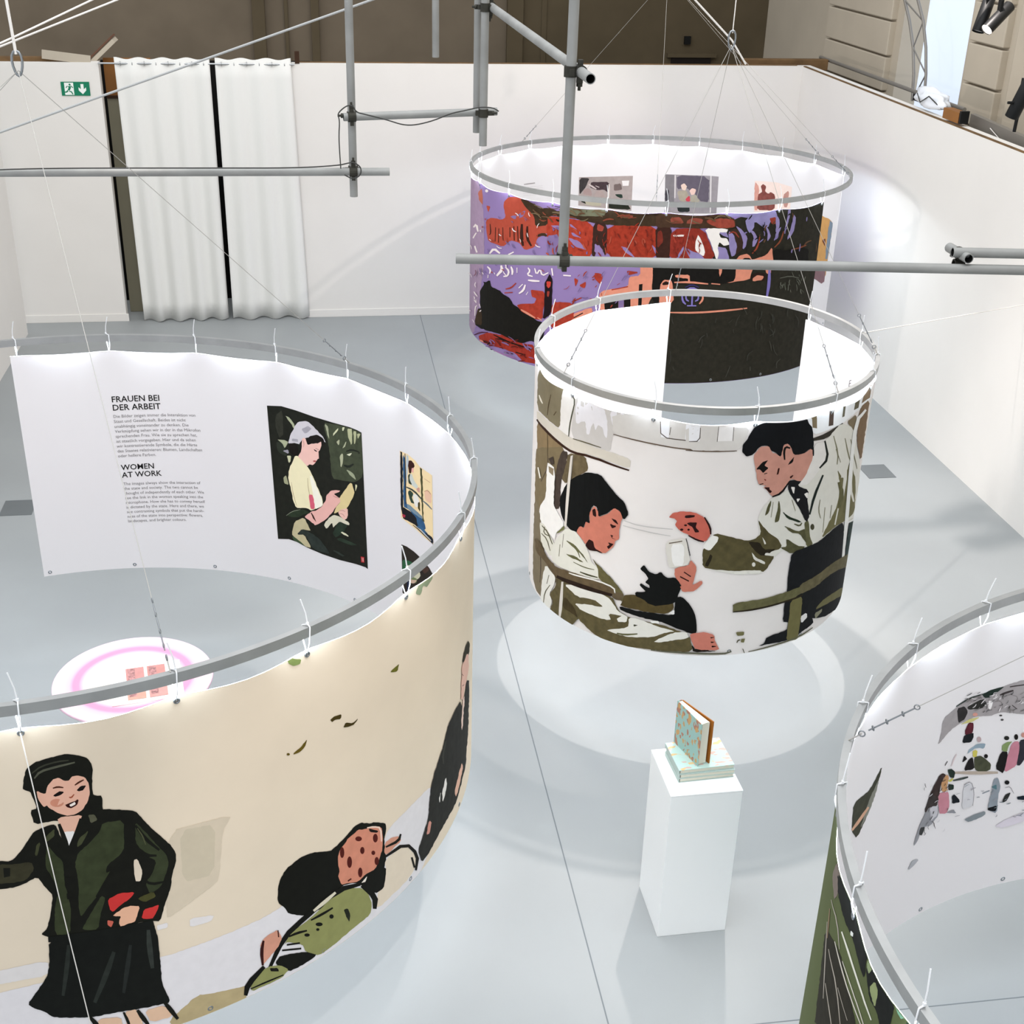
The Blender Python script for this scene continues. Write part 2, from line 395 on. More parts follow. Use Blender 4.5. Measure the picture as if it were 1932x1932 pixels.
def soft_path(p, n=2):
    for _ in range(n):
        q = [p[0]]
        for a, b in zip(p[:-1], p[1:]): q += [a*.75+b*.25, a*.25+b*.75]
        p = q+[p[-1]]
    return p
def chaikin(p, q=.16):
    out = []
    for i in range(len(p)):
        a, b = p[i], p[(i+1) % len(p)]
        out.append((a[0]+(b[0]-a[0])*q, a[1]+(b[1]-a[1])*q)); out.append((a[0]+(b[0]-a[0])*(1-q), a[1]+(b[1]-a[1])*(1-q)))
    return out
def brush(p, sc, step=4.5, amp=0.55):
    """resample an outline and roughen it a little, like a hand-cut print"""
    rnd = random.Random(int(p[0][0]*7+p[0][1]*3)); out = []
    for i in range(len(p)):
        a, b = p[i], p[(i+1) % len(p)]; L = math.hypot(b[0]-a[0], b[1]-a[1])/sc; n = max(1, int(L/step))
        for k in range(n):
            j = amp*sc; out.append((a[0]+(b[0]-a[0])*k/n+rnd.uniform(-j, j), a[1]+(b[1]-a[1])*k/n+rnd.uniform(-j, j)))
    return out
def dense(p, n=3):
    out = []
    for i in range(len(p)):
        a, b = p[i], p[(i+1) % len(p)]
        for k in range(n): out.append((a[0]+(b[0]-a[0])*k/n, a[1]+(b[1]-a[1])*k/n))
    return out
def flecks(n, box, cols, ln, wd, ang, seed):
    """short random brush marks inside a pixel box (x0,y0,x1,y1)"""
    rnd = random.Random(seed); out = ['@ 0 0 1']
    for i in range(n):
        x = rnd.uniform(box[0], box[2]); y = rnd.uniform(box[1], box[3]); L = rnd.uniform(*ln); a = math.radians(rnd.gauss(ang, 22))
        dx, dy = L*math.cos(a)/2, L*math.sin(a)/2; b = rnd.uniform(-.25, .25)*L
        out.append('s %s %.2f %.1f,%.1f %.1f,%.1f %.1f,%.1f' % (rnd.choice(cols), rnd.uniform(*wd), x-dx, y-dy, x-b*math.sin(a), y+b*math.cos(a), x+dx, y+dy))
    return '\n'.join(out)
def parse(art):
    """@ ox oy s : crop; c/k hex pts : soft/hard polygon; s hex w pts : brush stroke; e hex c r : ellipse"""
    ox = oy = 0.0; sc = 1.0; out = []
    for ln in art.strip().splitlines():
        t = ln.split()
        if not t or t[0] == '#': continue
        if t[0] == '@': ox, oy, sc = map(float, t[1:4]); continue
        P = lambda q: [tuple(float(n) for n in u.split(',')) for u in q]
        if t[0] in 'ck':
            pts = P(t[2:]); pts = brush(chaikin(pts), sc) if t[0] == 'c' else dense(pts)
        elif t[0] == 's':
            w_ = float(t[2])/2; p = P(t[3:])
            if len(p) > 2:                                     # soften the path
                q = [p[0]]
                for i in range(len(p)-1):
                    a, b = p[i], p[i+1]
                    if i > 0: q.append((a[0]*.75+b[0]*.25, a[1]*.75+b[1]*.25))
                    if i < len(p)-2: q.append((a[0]*.25+b[0]*.75, a[1]*.25+b[1]*.75))
                p = q+[p[-1]]
            l, r_ = [], []
            for i in range(len(p)):
                a = p[max(i-1, 0)]; b = p[min(i+1, len(p)-1)]; dx, dy = b[0]-a[0], b[1]-a[1]; n = math.hypot(dx, dy) or 1
                ww = w_*(.62 if i in (0, len(p)-1) else 1.0)
                l.append((p[i][0]-dy/n*ww, p[i][1]+dx/n*ww)); r_.append((p[i][0]+dy/n*ww, p[i][1]-dx/n*ww))
            pts = l+r_[::-1]
        elif t[0] == 'e':
            c, r_ = P(t[2:4]); pts = [(c[0]+r_[0]*math.cos(i*math.pi/7), c[1]+r_[1]*math.sin(i*math.pi/7)) for i in range(14)]
        out.append((t[0], t[1], [(ox+x/sc, oy+y/sc) for x, y in pts]))
    return out
G = 'printed cloth drums hung from the scaffold'
L_ties = [103.5-15*k for k in range(7)]+[-3.0, -20.6, -36.8, -52.6, -67.2, -81.6, -96, -111, -126, -141, -156, -171, -186, -201, -214.5]
D_LEFT = Drum(-1.496, 6.366, 2.273, -.0011, -.0218, (-215.5, 104.6), L_ties, -.112, -1.80, 'e4d6c1')
D_LEFT.build('largest hanging banner drum, cream outside with a standing woman, at the lower left', 'banner', G, (-67.5, 43, 150, -160), (-1.315, 6.4, 4.45), (-1.36, 6.4, 5.6))
M_ties = [87.7, 117.5, 145, 178, 208, 239, 270.2, 298.2, 324, 340, 362, 392]
D_MID = Drum(2.562, 8.045, 1.139, .0219, .0195, (86.6, 393.2), M_ties, -.095, -1.755, 'e8e3e1')
D_MID.build('smallest hanging banner drum, printed with two men in white coats', 'banner', G, (203, 85, -20, 300), (2.554, 8.045, 4.40), (2.57, 8.045, 5.8))
F_ties = [-7+15.6*k for k in range(21)]
F_ties = [-6, 14.8, 30.3, 46.2, 61.6, 77.6, 93.3, 108.8, 124.2, 139.9, 155, 172, 190.4, 208.8, 225.6, 241.8, 257.9, 274.3, 290.5, 308.1]
D_FAR = Drum(3.733, 13.942, 2.058, .0039, -.0265, (-7.0, 309.3), F_ties, -.100, -1.83, '8c77a8')
D_FAR.build('farthest hanging banner drum, purple, red and black print, by the white back wall', 'banner', G, (128, 255, 12, 335), (3.681, 13.94, 4.40), (3.68, 13.94, 6.0))
R_ties = [40, 55, 69, 83, 97.7, 112.7, 127.7, 142.5, 157.5, 172, 186, 200, 215, 230, 245]
D_RIGHT = Drum(3.634, 2.685, 2.026, .0354, .0007, (38.9, 330), R_ties+[260, 275, 290, 305, 329], -.112, -1.81, '59623f')
D_RIGHT.build('hanging banner drum cut by the right picture edge, olive and black print outside', 'banner', G, (60, 150, 240, 330), (3.634, 2.685, 4.4), (3.634, 2.685, 5.9))
# ------------------------------------------------------------------ prints (traced shapes laid on the cloth)
D_LEFT.paint('printed_snow_field', '''
@ 0 0 1
c e6e3e6 -120,1905 -40,1884 0,1872 95,1850 310,1805 420,1765 500,1730 560,1690 640,1640 720,1590 735,1560 780,1515 812,1482 822,1500 815,1590 780,1680 640,1800 500,1890 440,1915 310,1935 90,1960 0,1965 -120,1965
''')
D_LEFT.paint('printed_snow_patch', '''
@ 0 1432 3.864
c e4e0df -200,1590 0,1540 350,1465 360,1575 0,1640 -200,1690
''')
D_LEFT.paint('printed_snow_patch', '''
@ 0 1432 3.864
c e8e4e4 1380,1160 1560,1135 1540,1180 1385,1225
''')
D_LEFT.paint('printed_snow_patch', '''
@ 0 1432 3.864
c e8e4e4 1140,1210 1225,1190 1220,1225 1150,1250
''')
D_LEFT.paint('printed_building', '''
@ 0 1432 3.864
c d9ccb6 1210,530 1690,405 1620,520 1600,830 1580,900 1240,1150 1215,1150
c cfc3ad 1310,520 1570,470 1560,840 1330,900
''')
D_LEFT.paint('printed_ground', '''
@ 0 0 1
c cbb88c 318,1925 372,1877 404,1873 465,1859 472,1853 462,1890 420,1910 330,1940
''')
D_LEFT.paint('printed_white_sleeve', '''
@ 420 1432 3.864
c e6d8c4 1180,730 1330,620 1420,720 1400,800 1330,900 1120,1100 1130,960 1190,850
''')
for leaf in '''
c 8a9a58 355,735 400,745 460,750 450,785 400,800 365,780
c 6b6a20 1100,845 1145,800 1170,778 1155,835
c 4a3d10 665,1190 700,1160 748,1150 745,1180 700,1190 680,1205
c 4a3d10 760,1245 780,1210 830,1215 872,1175 840,1222 800,1240
c 6b5a18 390,1442 450,1390 502,1328 480,1390 440,1430
e 6b5a18 360,1440 12,9
c 9aa886 1290,270 1310,210 1270,225 1330,170 1420,80 1390,110 1407,145 1370,222 1340,212 1325,282
'''.strip().splitlines(): D_LEFT.paint('printed_leaf', '@ 450 1050 3.864\n'+leaf)
D_LEFT.paint('printed_standing_woman', '''
@ 0 1040 3.864
c 14150f 178,1640 190,1585 250,1540 340,1508 420,1490 480,1472 545,1480 625,1497 662,1535 675,1580 672,1640 672,1720 678,1775 745,1780 748,1870 760,1932 620,1980 420,1960 250,1990 222,1890 270,1870 240,1800 220,1750 185,1745 165,1730 170,1680
s 5c5e4e 16 250,1655 290,1605 400,1572 545,1535
s 3a3c30 12 230,1620 300,1565 420,1530 500,1520
c e9b6a0 268,1745 330,1770 345,1715 380,1665 430,1648 470,1672 500,1670 520,1640 560,1630 620,1645 645,1690 655,1760 640,1820 600,1880 550,1915 480,1925 410,1900 360,1870 345,1850 320,1865 285,1820 272,1785
e e49a80 415,1832 50,30
s 5a2a1a 13 385,1725 420,1715 462,1720
s 5a2a1a 13 545,1702 575,1680 610,1662
c 120a08 388,1778 425,1748 467,1752 440,1775 400,1788
c 120a08 558,1738 590,1708 627,1703 610,1735 580,1747
s b05a40 11 503,1790 520,1793 540,1768
c 3a120c 472,1845 520,1828 574,1802 562,1845 520,1870 485,1863
c f6eae2 503,1846 545,1822 552,1840 515,1858
@ 0 1432 3.864
c 14150f 330,490 400,470 440,560 490,645 545,560 600,430 740,360 960,370 1000,390 1100,500 1230,610 1282,680 1280,750 1250,860 1245,930 1200,1060 1165,1180 1120,1175 1000,1190 900,1235 700,1260 540,1300 450,1315 350,1295 300,1275 345,1230 370,1120 385,990 330,930 270,855 180,905 100,935 -60,950 -160,900 -160,760 -60,735 80,745 160,660 210,580 250,525
c e8b8a2 415,425 600,400 575,480 545,560 500,645 470,620 440,500
c f2eeec 455,530 550,520 530,590 490,648 465,600
s 14150f 34 430,470 470,580 500,660
s 14150f 34 590,430 560,540 505,650
c 3b432b 745,460 900,440 905,640 880,690 780,770 770,830 820,800 720,980 640,1080 590,1150 570,1060 575,900 545,760 570,680 660,600 730,520
c 3b432b 340,620 400,690 460,740 470,900 500,1010 520,1100 510,1275 400,1280 400,1060 430,960 390,880 330,780
c 3b432b 600,1230 680,1090 740,990 770,1010 740,1100 715,1240 620,1245
c 3c3a28 -100,830 0,760 85,765 230,745 250,800 190,880 90,900 0,905 -100,890
k 14150f 25,790 75,790 75,850 30,860
c 494d33 330,565 400,500 395,560 335,605
c 454930 265,620 295,600 275,700 255,700
c 384029 985,450 1060,530 1130,610 1210,690 1230,760 1200,860 1170,930 1090,980 1060,900 1110,830 1140,740 1050,690 985,600
s 14150f 26 985,480 1060,580 1160,660
s 14150f 22 1000,640 1070,700 1140,700
s 14150f 20 1040,870 1100,910 1200,890
s 565a3e 10 1000,500 1040,560 1060,620
c 5e5e4a 640,400 690,400 710,440 660,465
c 494d33 570,580 650,510 600,610 560,640
c e4d6c1 975,730 1000,725 1040,820 1020,890 985,885 975,800
c 4e4e28 1000,1010 1120,960 1135,1000 1050,1040
k 14150f 470,860 522,858 522,900 475,902
k 14150f 485,975 530,972 530,1015 490,1018
s 14150f 14 820,790 760,900 700,1000
c df3d3a 785,1015 870,975 980,962 950,1010 880,1060 820,1110 800,1090
c df3d3a 1045,1090 1120,1070 1160,1055 1135,1120 1105,1160 1030,1160
c e0705e 780,1170 830,1175 810,1222 785,1205
c e9b698 820,1135 900,1080 960,1062 1018,1070 1000,1130 985,1180 930,1195 880,1222 865,1190 880,1140 850,1142
c 101310 355,1320 540,1305 900,1250 1120,1190 1150,1300 1170,1500 1180,1630 1235,1750 1230,1770 1215,1775 1050,1810 800,1850 660,1880 390,1880 330,1835 240,1810 205,1780 270,1690 340,1590 360,1500
s 101310 60 352,1312 540,1300 900,1243 1118,1188
s 2b302c 34 500,1350 490,1500 460,1720
s 2b302c 40 830,1400 780,1550 690,1770
s 353a36 40 1080,1240 1090,1380 1110,1520
s 262b28 34 950,1350 930,1500 900,1700
c e0bca0 905,1840 1000,1815 1050,1945 930,1965
c e0bca0 1055,1830 1200,1790 1262,1870 1100,1915
c e0bca0 715,1890 880,1875 900,1965 720,1965
s 14150f 34 1195,1765 1240,1820 1295,1890
s 14150f 34 1000,1825 1040,1880 1080,1930
s 14150f 34 655,1875 700,1925 730,1965
s 14150f 22 900,1840 930,1900 950,1960
''', base=14, label='woman with black hair, dark green jacket and long black skirt, holding a red book')
D_LEFT.paint('printed_crouching_child', '''
@ 420 1432 3.864
c 0d0e08 400,930 420,870 460,800 560,720 650,680 780,672 840,620 900,560 960,490 1000,462 1080,470 1100,460 1180,465 1192,490 1175,600 1190,720 1175,790 1190,800 1185,870 1170,940 1110,980 1050,935 960,900 870,920 830,980 730,1080 620,1140 480,1130 450,1080 400,1045
c ea9b80 850,660 920,570 985,515 1040,508 1080,490 1155,490 1165,570 1160,660 1145,710 1110,800 1040,840 990,890 900,905 865,915 840,860 850,810 835,740
s f2d8c8 12 1050,500 1100,492 1150,500 1155,600
e 5a1810 988,580 24,18
e 5a1810 1110,575 18,32
e 5a1810 868,680 16,40
e 5a1810 1015,665 16,26
e 5a1810 1095,682 14,16
e 5a1810 922,750 18,42
e 5a1810 1000,825 16,36
e 5a1810 1120,742 16,30
s 5a1810 16 910,888 935,870
c 1a120c 1060,505 1130,520 1125,535 1070,530
c f0e6da 1005,905 1050,850 1040,890
c eaa88f 1180,610 1230,570 1280,560 1300,590 1200,690 1175,690
s 14120c 20 1185,640 1280,595 1295,545
s 14120c 24 1180,712 1330,610 1420,695 1405,810
s 14120c 22 1375,715 1395,790
c 9ea065 830,960 930,935 1010,940 1060,980 1085,1060 1075,1130 950,1230 800,1360 700,1430 600,1400 580,1350 470,1330 440,1360 500,1260 620,1170 700,1100 800,1000
s 0d0e08 36 340,1520 440,1300 600,1150 840,950 1000,910
s 0d0e08 42 1010,920 1110,1000 1105,1090
s ddd6c0 26 660,1105 740,1040 820,970
s 0d0e08 18 640,1172 720,1130 800,1082
s 0d0e08 18 480,1292 540,1265 612,1248
s 0d0e08 20 465,1352 560,1338
s 0d0e08 20 430,1392 570,1378
e 0d0e08 700,1202 26,14
e 0d0e08 790,1145 16,16
e 0d0e08 612,1280 20,12
e 0d0e08 690,1240 12,10
c 22261a 878,1095 905,1085 930,1130 920,1190 895,1140
c 0d0e08 380,1480 420,1430 600,1400 690,1425 560,1510 480,1545 400,1505
c 9ea065 200,1640 260,1560 330,1510 420,1500 480,1530 430,1590 300,1650 210,1690
s 0d0e08 40 165,1720 180,1640 300,1510
s 0d0e08 12 200,1672 320,1620 440,1570
c 14120c 340,1520 400,1520 410,1545 350,1545
c eaa88f 310,1290 400,1240 430,1300 400,1370 330,1450 280,1510 290,1400 270,1350
s 3a100a 24 295,1320 280,1400 290,1500
s 3a100a 14 400,1245 405,1295
''', base=14, label='crouching child with black hair, spotted orange face covering and green clothes')
D_LEFT.paint('printed_man_in_dark_suit', '''
@ 780 1200 4.2
c 2d2d29 365,510 320,590 270,700 240,830 205,950 170,1050 140,1160 125,1270 112,1440 70,1580 30,1700 60,1790 110,1730 210,1540 290,1400 335,1310 395,1080 412,990 412,920 427,780 437,350 415,350 400,480 380,560
c 33301f 380,210 395,120 425,35 440,60 432,160 410,200
c e6bcac 378,230 400,190 415,140 427,140 432,260 417,340 400,420 385,500 370,500
s 2d1a12 6 376,300 390,315
s 2d1a12 6 380,395 395,385
c ecd2c6 383,500 400,470 380,750 370,720
c f0ece6 250,1110 257,1180 237,1290 222,1312 222,1230
c f0ece6 195,1290 212,1230 200,1325
c e6baa4 375,1000 387,1030 362,1170 330,1275 318,1245 350,1100
c e6a494 120,1455 137,1480 120,1560 93,1575
s 43443e 14 250,830 225,940 230,1010
''', base=60, label='man in a dark suit')
D_LEFT.paint('printed_picture', '''
@ 0 0 1
k 1e1f18 504,765 531,766 558,774 592.5,786.4 626.6,796.7 660.8,805.8 674.5,811.5 682.5,816 694.5,1073.5 690,1070 672,1064 640,1056 608,1045 580,1033 560,1022 545,1017 525,1016.5
@ 490 750 8.782
c 454c38 1050,410 1300,450 1600,540 1690,590 1700,900 1720,1300 1600,1400 1400,1380 1200,1340 1170,1000 1150,800
c 34352a 260,300 380,200 400,600 330,680 270,500
c 2e3328 280,720 380,760 470,980 300,900
c b9bd9a 430,300 480,320 540,380 580,450 590,540 520,430
c b9bd9a 290,690 400,700 480,740 420,840 380,760
c b4b898 1080,430 1140,490 1160,700 1120,600
c cfd0ac 1220,640 1225,580 1310,500 1300,550
c cfd0ac 1370,490 1420,490 1380,560
c c4c69c 1450,510 1540,520 1530,800 1480,680
c c4c69c 1550,550 1610,560 1580,810
c c4c69c 1620,590 1680,600 1630,690
c c4c6a4 1330,960 1380,920 1390,1080 1350,1170
c aeb494 1430,1180 1570,1260 1600,1370 1510,1300
c c4c6a4 1370,850 1440,715 1430,800
c c4c6a4 1270,740 1330,690 1320,790
s 22261e 30 1440,890 1530,860 1650,900
c d4d4b8 1440,940 1540,915 1500,970
s 22261e 40 1400,1120 1480,1150 1560,1100
c b0b08c 400,1320 440,1280 490,1450 410,1420
c c8c8a4 450,960 520,960 520,1050 490,1080
c d4d0a8 1590,1440 1622,1450 1590,1565
c cfcace 470,760 500,650 560,530 590,460 640,400 750,385 800,400 880,470 980,570 1060,660 1102,742 1060,725 940,640 800,660 700,700 660,780 650,760 560,750
c b4b0b8 690,520 800,470 870,520 760,600
c b4b0b8 540,680 640,690 640,740 540,720
c a8a4ac 380,880 480,860 490,930
c 17130f 480,770 540,750 620,770 650,840 640,950 560,960 500,900
c 17130f 775,680 860,630 960,615 1060,680 1085,760 1030,805 990,780 900,760 800,790
c eec0b4 700,690 740,660 770,690 800,790 880,760 960,760 1020,730 1030,800 1000,860 980,900 990,1010 960,1020 920,1090 890,1115 830,1100 800,1140 700,1060 640,970 700,880
s 30120e 18 905,858 930,880 955,890
s 30120e 9 930,840 985,865
e c05a56 915,1052 26,14
s c89084 8 720,700 740,760 730,820
c efe4bc 590,960 640,970 800,1140 880,1280 940,1430 1050,1690 1050,1800 870,1870 800,1830 600,1820 560,1700 520,1500 480,1350 490,1200 540,1070
c f6f1de 830,1300 870,1290 1030,1680 1050,1790 920,1850 890,1600
s c8b488 10 530,1400 560,1600 620,1800
s c8b488 10 800,1330 810,1500 840,1640
c e8687c 820,1600 890,1610 925,1840 850,1850
@ 500 900 9.2
c d0c49c 690,700 760,850 800,930 650,900 560,990 680,990 820,1230 700,1200 480,1010 480,940 520,770
c 44583c 480,1010 620,1110 700,1200 640,1160 490,1080
c e8b2a8 810,595 900,575 1000,510 1060,400 1070,320 1160,230 1250,220 1315,235 1290,265 1200,290 1290,350 1320,430 1260,490 1180,610 1050,740 960,800 880,835 840,800 740,720 690,690 740,640
c dcc992 1300,360 1480,100 1525,110 1565,290 1430,540 1350,560 1280,600 1200,640 1260,490 1320,430
c eabcae 1280,600 1340,555 1440,540 1450,640 1420,730 1380,740 1300,660
s c0847c 8 1300,580 1360,575 1400,600
s c0847c 8 1300,630 1360,640 1390,690
s c0847c 8 1190,320 1240,350 1290,360
c d6d0b8 1200,650 1300,680 1480,800 1460,835 1300,770 1230,830 1190,880 1170,780 1080,900 1030,830 1100,720
c 2c3826 380,660 520,570 650,550 740,590 800,620 700,640 600,690 480,700
s 9aa088 9 375,665 480,590 620,560
c 3a2018 800,600 860,680 905,795 830,690
c 2e3630 560,990 650,900 780,950 950,1060 1120,1300 1100,1330 850,1250 700,1000
c 29382a 1180,980 1240,840 1300,770 1440,830 1380,950 1240,1050
c dcd8b8 1320,960 1350,940 1470,1020 1440,1030
c 343c34 1180,1270 1260,1280 1400,1370 1340,1370
c 2c3a2c 1240,1080 1320,1040 1620,1180 1500,1180
k c02c30 1672,1375 1732,1385 1732,1482 1678,1476
s f0d0c8 10 1695,1395 1700,1460
s f0d0c8 10 1715,1400 1718,1465
''', False, base=0, label='painting of a woman in a headscarf and yellow shirt writing on a clipboard')
D_LEFT.paint('printed_picture', '''
@ 0 0 1
k f2d8a8 755,850 770,857 783,868 793,881 815.5,897 818,1027 800,1013 786,999 772,988 757.5,976
@ 740 840 12.075
c 17181c 185,130 245,160 250,1400 300,1430 540,1600 620,1900 500,1800 210,1640
c 35608a 250,200 310,300 320,1350 500,1500 720,1700 780,1930 600,1850 550,1640 380,1460 260,1400
s c8b890 22 262,760 265,920
s 20242c 26 300,190 310,700 322,1340
c b8c0c4 325,200 390,260 335,900 325,900
c 4c4a28 635,490 690,550 722,1650 742,1750 690,1700 650,700
s 3c4440 38 330,950 500,1030 680,1230
s 6a7680 30 700,1260 800,1340 910,1460
c 3a140c 380,350 440,335 500,400 525,490 450,560 440,640 390,620 370,480
c e8aaa0 450,520 510,515 490,630 450,605
c cdd1c9 380,660 460,650 500,800 600,930 560,1000 420,880 370,820
c 3c4434 370,690 420,640 400,760 460,910 380,850
c e0a898 560,990 630,960 640,1080 590,1060
c 34483a 360,1060 420,1020 490,1100 460,1200 515,1330 430,1300
c e8e4dc 480,1110 560,1110 640,1280 600,1400 520,1400
c 4a3c10 590,1300 645,1290 640,1525 600,1420
c e8bca0 740,1040 820,1010 900,1110 900,1330 760,1250
s b88860 14 735,1050 820,1025 890,1120
s d8a890 16 740,760 870,850
c 8098a8 350,1320 440,1390 680,1600 700,1690 540,1580 350,1440
k b83048 240,1560 312,1590 300,1650 240,1620
@ 735 990 12.075
c 3c6a94 600,20 740,30 900,230 995,400 700,100
c 141c28 800,150 1000,300 1000,440 880,280
s c8ccd0 18 700,90 800,200 960,360
s 20242c 20 540,0 700,130 1000,440
''', False, base=0, label='small painting of a woman standing at a window')
D_LEFT.paint('printed_picture', '''
@ 0 0 1
k 2c241c 758,1027 768,1031 781,1040 795,1053 811,1072 818,1085 818,1150 790,1140 768,1125 760,1118
@ 735 990 12.075
c 2f6340 300,780 480,830 570,900 470,1010 390,1000 340,1100 290,1060
c c8c4a8 390,1010 410,910 500,940 600,1050 700,1080 720,1180 480,1360 460,1250
c 7c8c5c 520,1180 640,1240 600,1330 470,1330
c d8b8a0 470,1250 640,1260 560,1340 470,1310
c 4c3428 740,1040 850,950 920,1020 820,1120
c 182040 400,1290 460,1300 460,1440 400,1510
''', False, base=0, label='small dark painting with green plants, partly hidden by the hoop')
D_LEFT.text('lettering', ['FRAUEN BEI', 'DER ARBEIT'], (210.5, 759), (301, 756), '1c1a1a', 0.012, 0.98)
D_LEFT.text('lettering', ['Die Bilder zeigen immer die Interaktion von', 'Staat und Gesellschaft. Beides ist nicht', 'unabh\u00e4ngig voneinander zu denken. Die', 'Verkn\u00fcpfung sehen wir in der in das Mikrofon', 'sprechenden Frau. Wie sie zu sprechen hat,', 'ist staatlich vorgegeben. Hier und da sehen', 'wir kontrastierende Symbole, die die H\u00e4rte', 'des Staates relativieren: Blumen, Landschaften', 'oder hellere Farben.'], (213.8, 788.5), (369, 786), '84807f', 0.0, 1.16)
D_LEFT.text('lettering', ['WOMEN', 'AT WORK'], (229.0, 887), (291, 883.5), '1c1a1a', 0.012, 0.98)
D_LEFT.text('lettering', ['The images always show the interaction of', 'the state and society. The two cannot be', 'thought of independently of each other. We', 'see the link in the woman speaking into the', 'microphone. How she has to convey herself', 'is dictated by the state. Here and there, we', 'see contrasting symbols that put the harsh-', 'ness of the state into perspective: flowers,', 'landscapes, and brighter colours.'], (233.2, 915.5), (378.6, 913.5), '84807f', 0.0, 1.16)
D_MID.paint('printed_room', '''
@ 1010 700 8.4
c 8f856c 40,-30 280,-10 480,190 410,480 400,920 200,760 30,600
c 98825f 30,780 200,960 430,1180 440,1250 330,1540 200,1460 40,1400
@ 980 840 4.83
c 87785a 150,40 200,20 300,20 410,10 400,250 330,480 200,560 140,640
c 8a7c64 140,480 200,600 195,800 240,1000 300,1100 350,1200 330,1250 210,1400 150,1310 125,1200 130,850
s 54483a 10 260,40 265,200 200,330
s 54483a 8 180,880 200,1050 190,1250
@ 1010 700 8.4
s 54442c 16 262,370 220,540 200,700
s 54442c 22 340,640 300,700
s 54442c 14 200,980 205,1200 200,1340
s efe8da 26 65,380 90,450 125,515
c 74664a 520,1290 800,1350 850,1570 720,1640 600,1740 480,1780 410,1700 480,1520
c 4c4038 430,1250 525,1290 480,1520 420,1700 340,1960 330,1540
@ 980 840 4.83
c 4c4038 400,30 440,120 380,350 370,580 310,580 330,250
c 6c5e44 400,270 500,230 520,270 430,340
@ 1010 700 8.4
c cfcbc8 640,340 1100,520 1860,740 1960,770 1960,1200 1600,1100 1240,990 1200,1230 1180,1270 900,1190 560,1060
c ebe9ef 640,560 700,380 1080,520 1150,740 1150,1060 1110,1040 1080,900 1000,850 960,940 930,820 900,860 860,1010 820,1000 800,800 740,800 680,840 640,820
c ebe9ef 1200,700 1230,590 1310,600 1300,870 1240,870
c ebe9ef 1350,760 1370,620 1420,640 1400,800 1370,820
s 54503c 16 1410,760 1395,880 1340,885
s 54503c 10 1725,870 1715,1000
c efebe8 470,190 600,330 620,500 560,720 530,1050 400,920 410,480
s 4c4c38 18 580,370 630,480 580,700 545,860 530,1050
c d6cfc2 30,620 200,780 400,930 560,1060 900,1190 1180,1270 1520,1400 1500,1550 870,1320 600,1280 450,1180 200,960 30,760
s 3a2014 38 30,765 200,970 430,1180 600,1292 870,1345 1490,1572
s 6c644c 20 600,1070 800,1130 1050,1210
s e2ddd6 34 592,1335 575,1500 530,1980
''')
D_MID.paint('printed_window_band', '''
@ 980 520 4.83
c d8d4d0 850,1250 1300,1310 1960,1370 1960,1600 1500,1580 1130,1510 860,1440
s 6c5a4c 11 860,1442 1130,1517 1500,1582 1960,1598
k f2f2f6 1290,1312 1370,1322 1362,1480 1290,1470
k f2f2f6 1520,1350 1650,1360 1640,1500 1510,1498
s 5a5048 9 1285,1330 1290,1472 1500,1498 1640,1505
s 5a5048 9 1380,1380 1370,1450
s 5a5048 9 1815,1370 1802,1510
@ 1300 520 4.83
c d8d4d0 -30,1365 300,1385 560,1385 480,1560 430,1595 -30,1590
k f0f0f4 0,1372 100,1372 95,1505 0,1505
k efebea 265,1372 410,1378 400,1505 260,1505
s 5a5048 9 105,1380 97,1505 0,1508
s 5a5048 9 270,1372 255,1510
s 5a5048 9 408,1378 398,1505
s 6c5a4c 11 -30,1588 200,1600 435,1595
''')
D_MID.paint('printed_railing', '''
@ 1300 520 4.83
c f6f8fb 1060,1270 1290,1210 1640,970 1660,1120 1500,1250 1400,1340 1240,1420 1130,1450
k 8c7c60 1110,1262 1160,1252 1162,1390 1120,1382
k 5c4c44 1282,1232 1322,1212 1312,1362 1270,1372
k 6f6a58 1405,1170 1425,1150 1410,1280 1390,1290
k 6c6450 1510,1082 1552,1070 1532,1200 1490,1222
k 8c7458 1590,1042 1665,985 1645,1112 1562,1162
s 3c3830 42 1125,1492 1250,1462 1400,1350
c 8a7a60 1430,1330 1520,1255 1500,1430
c 846a50 1545,1205 1645,1120 1605,1400 1560,1700 1520,1500
''')
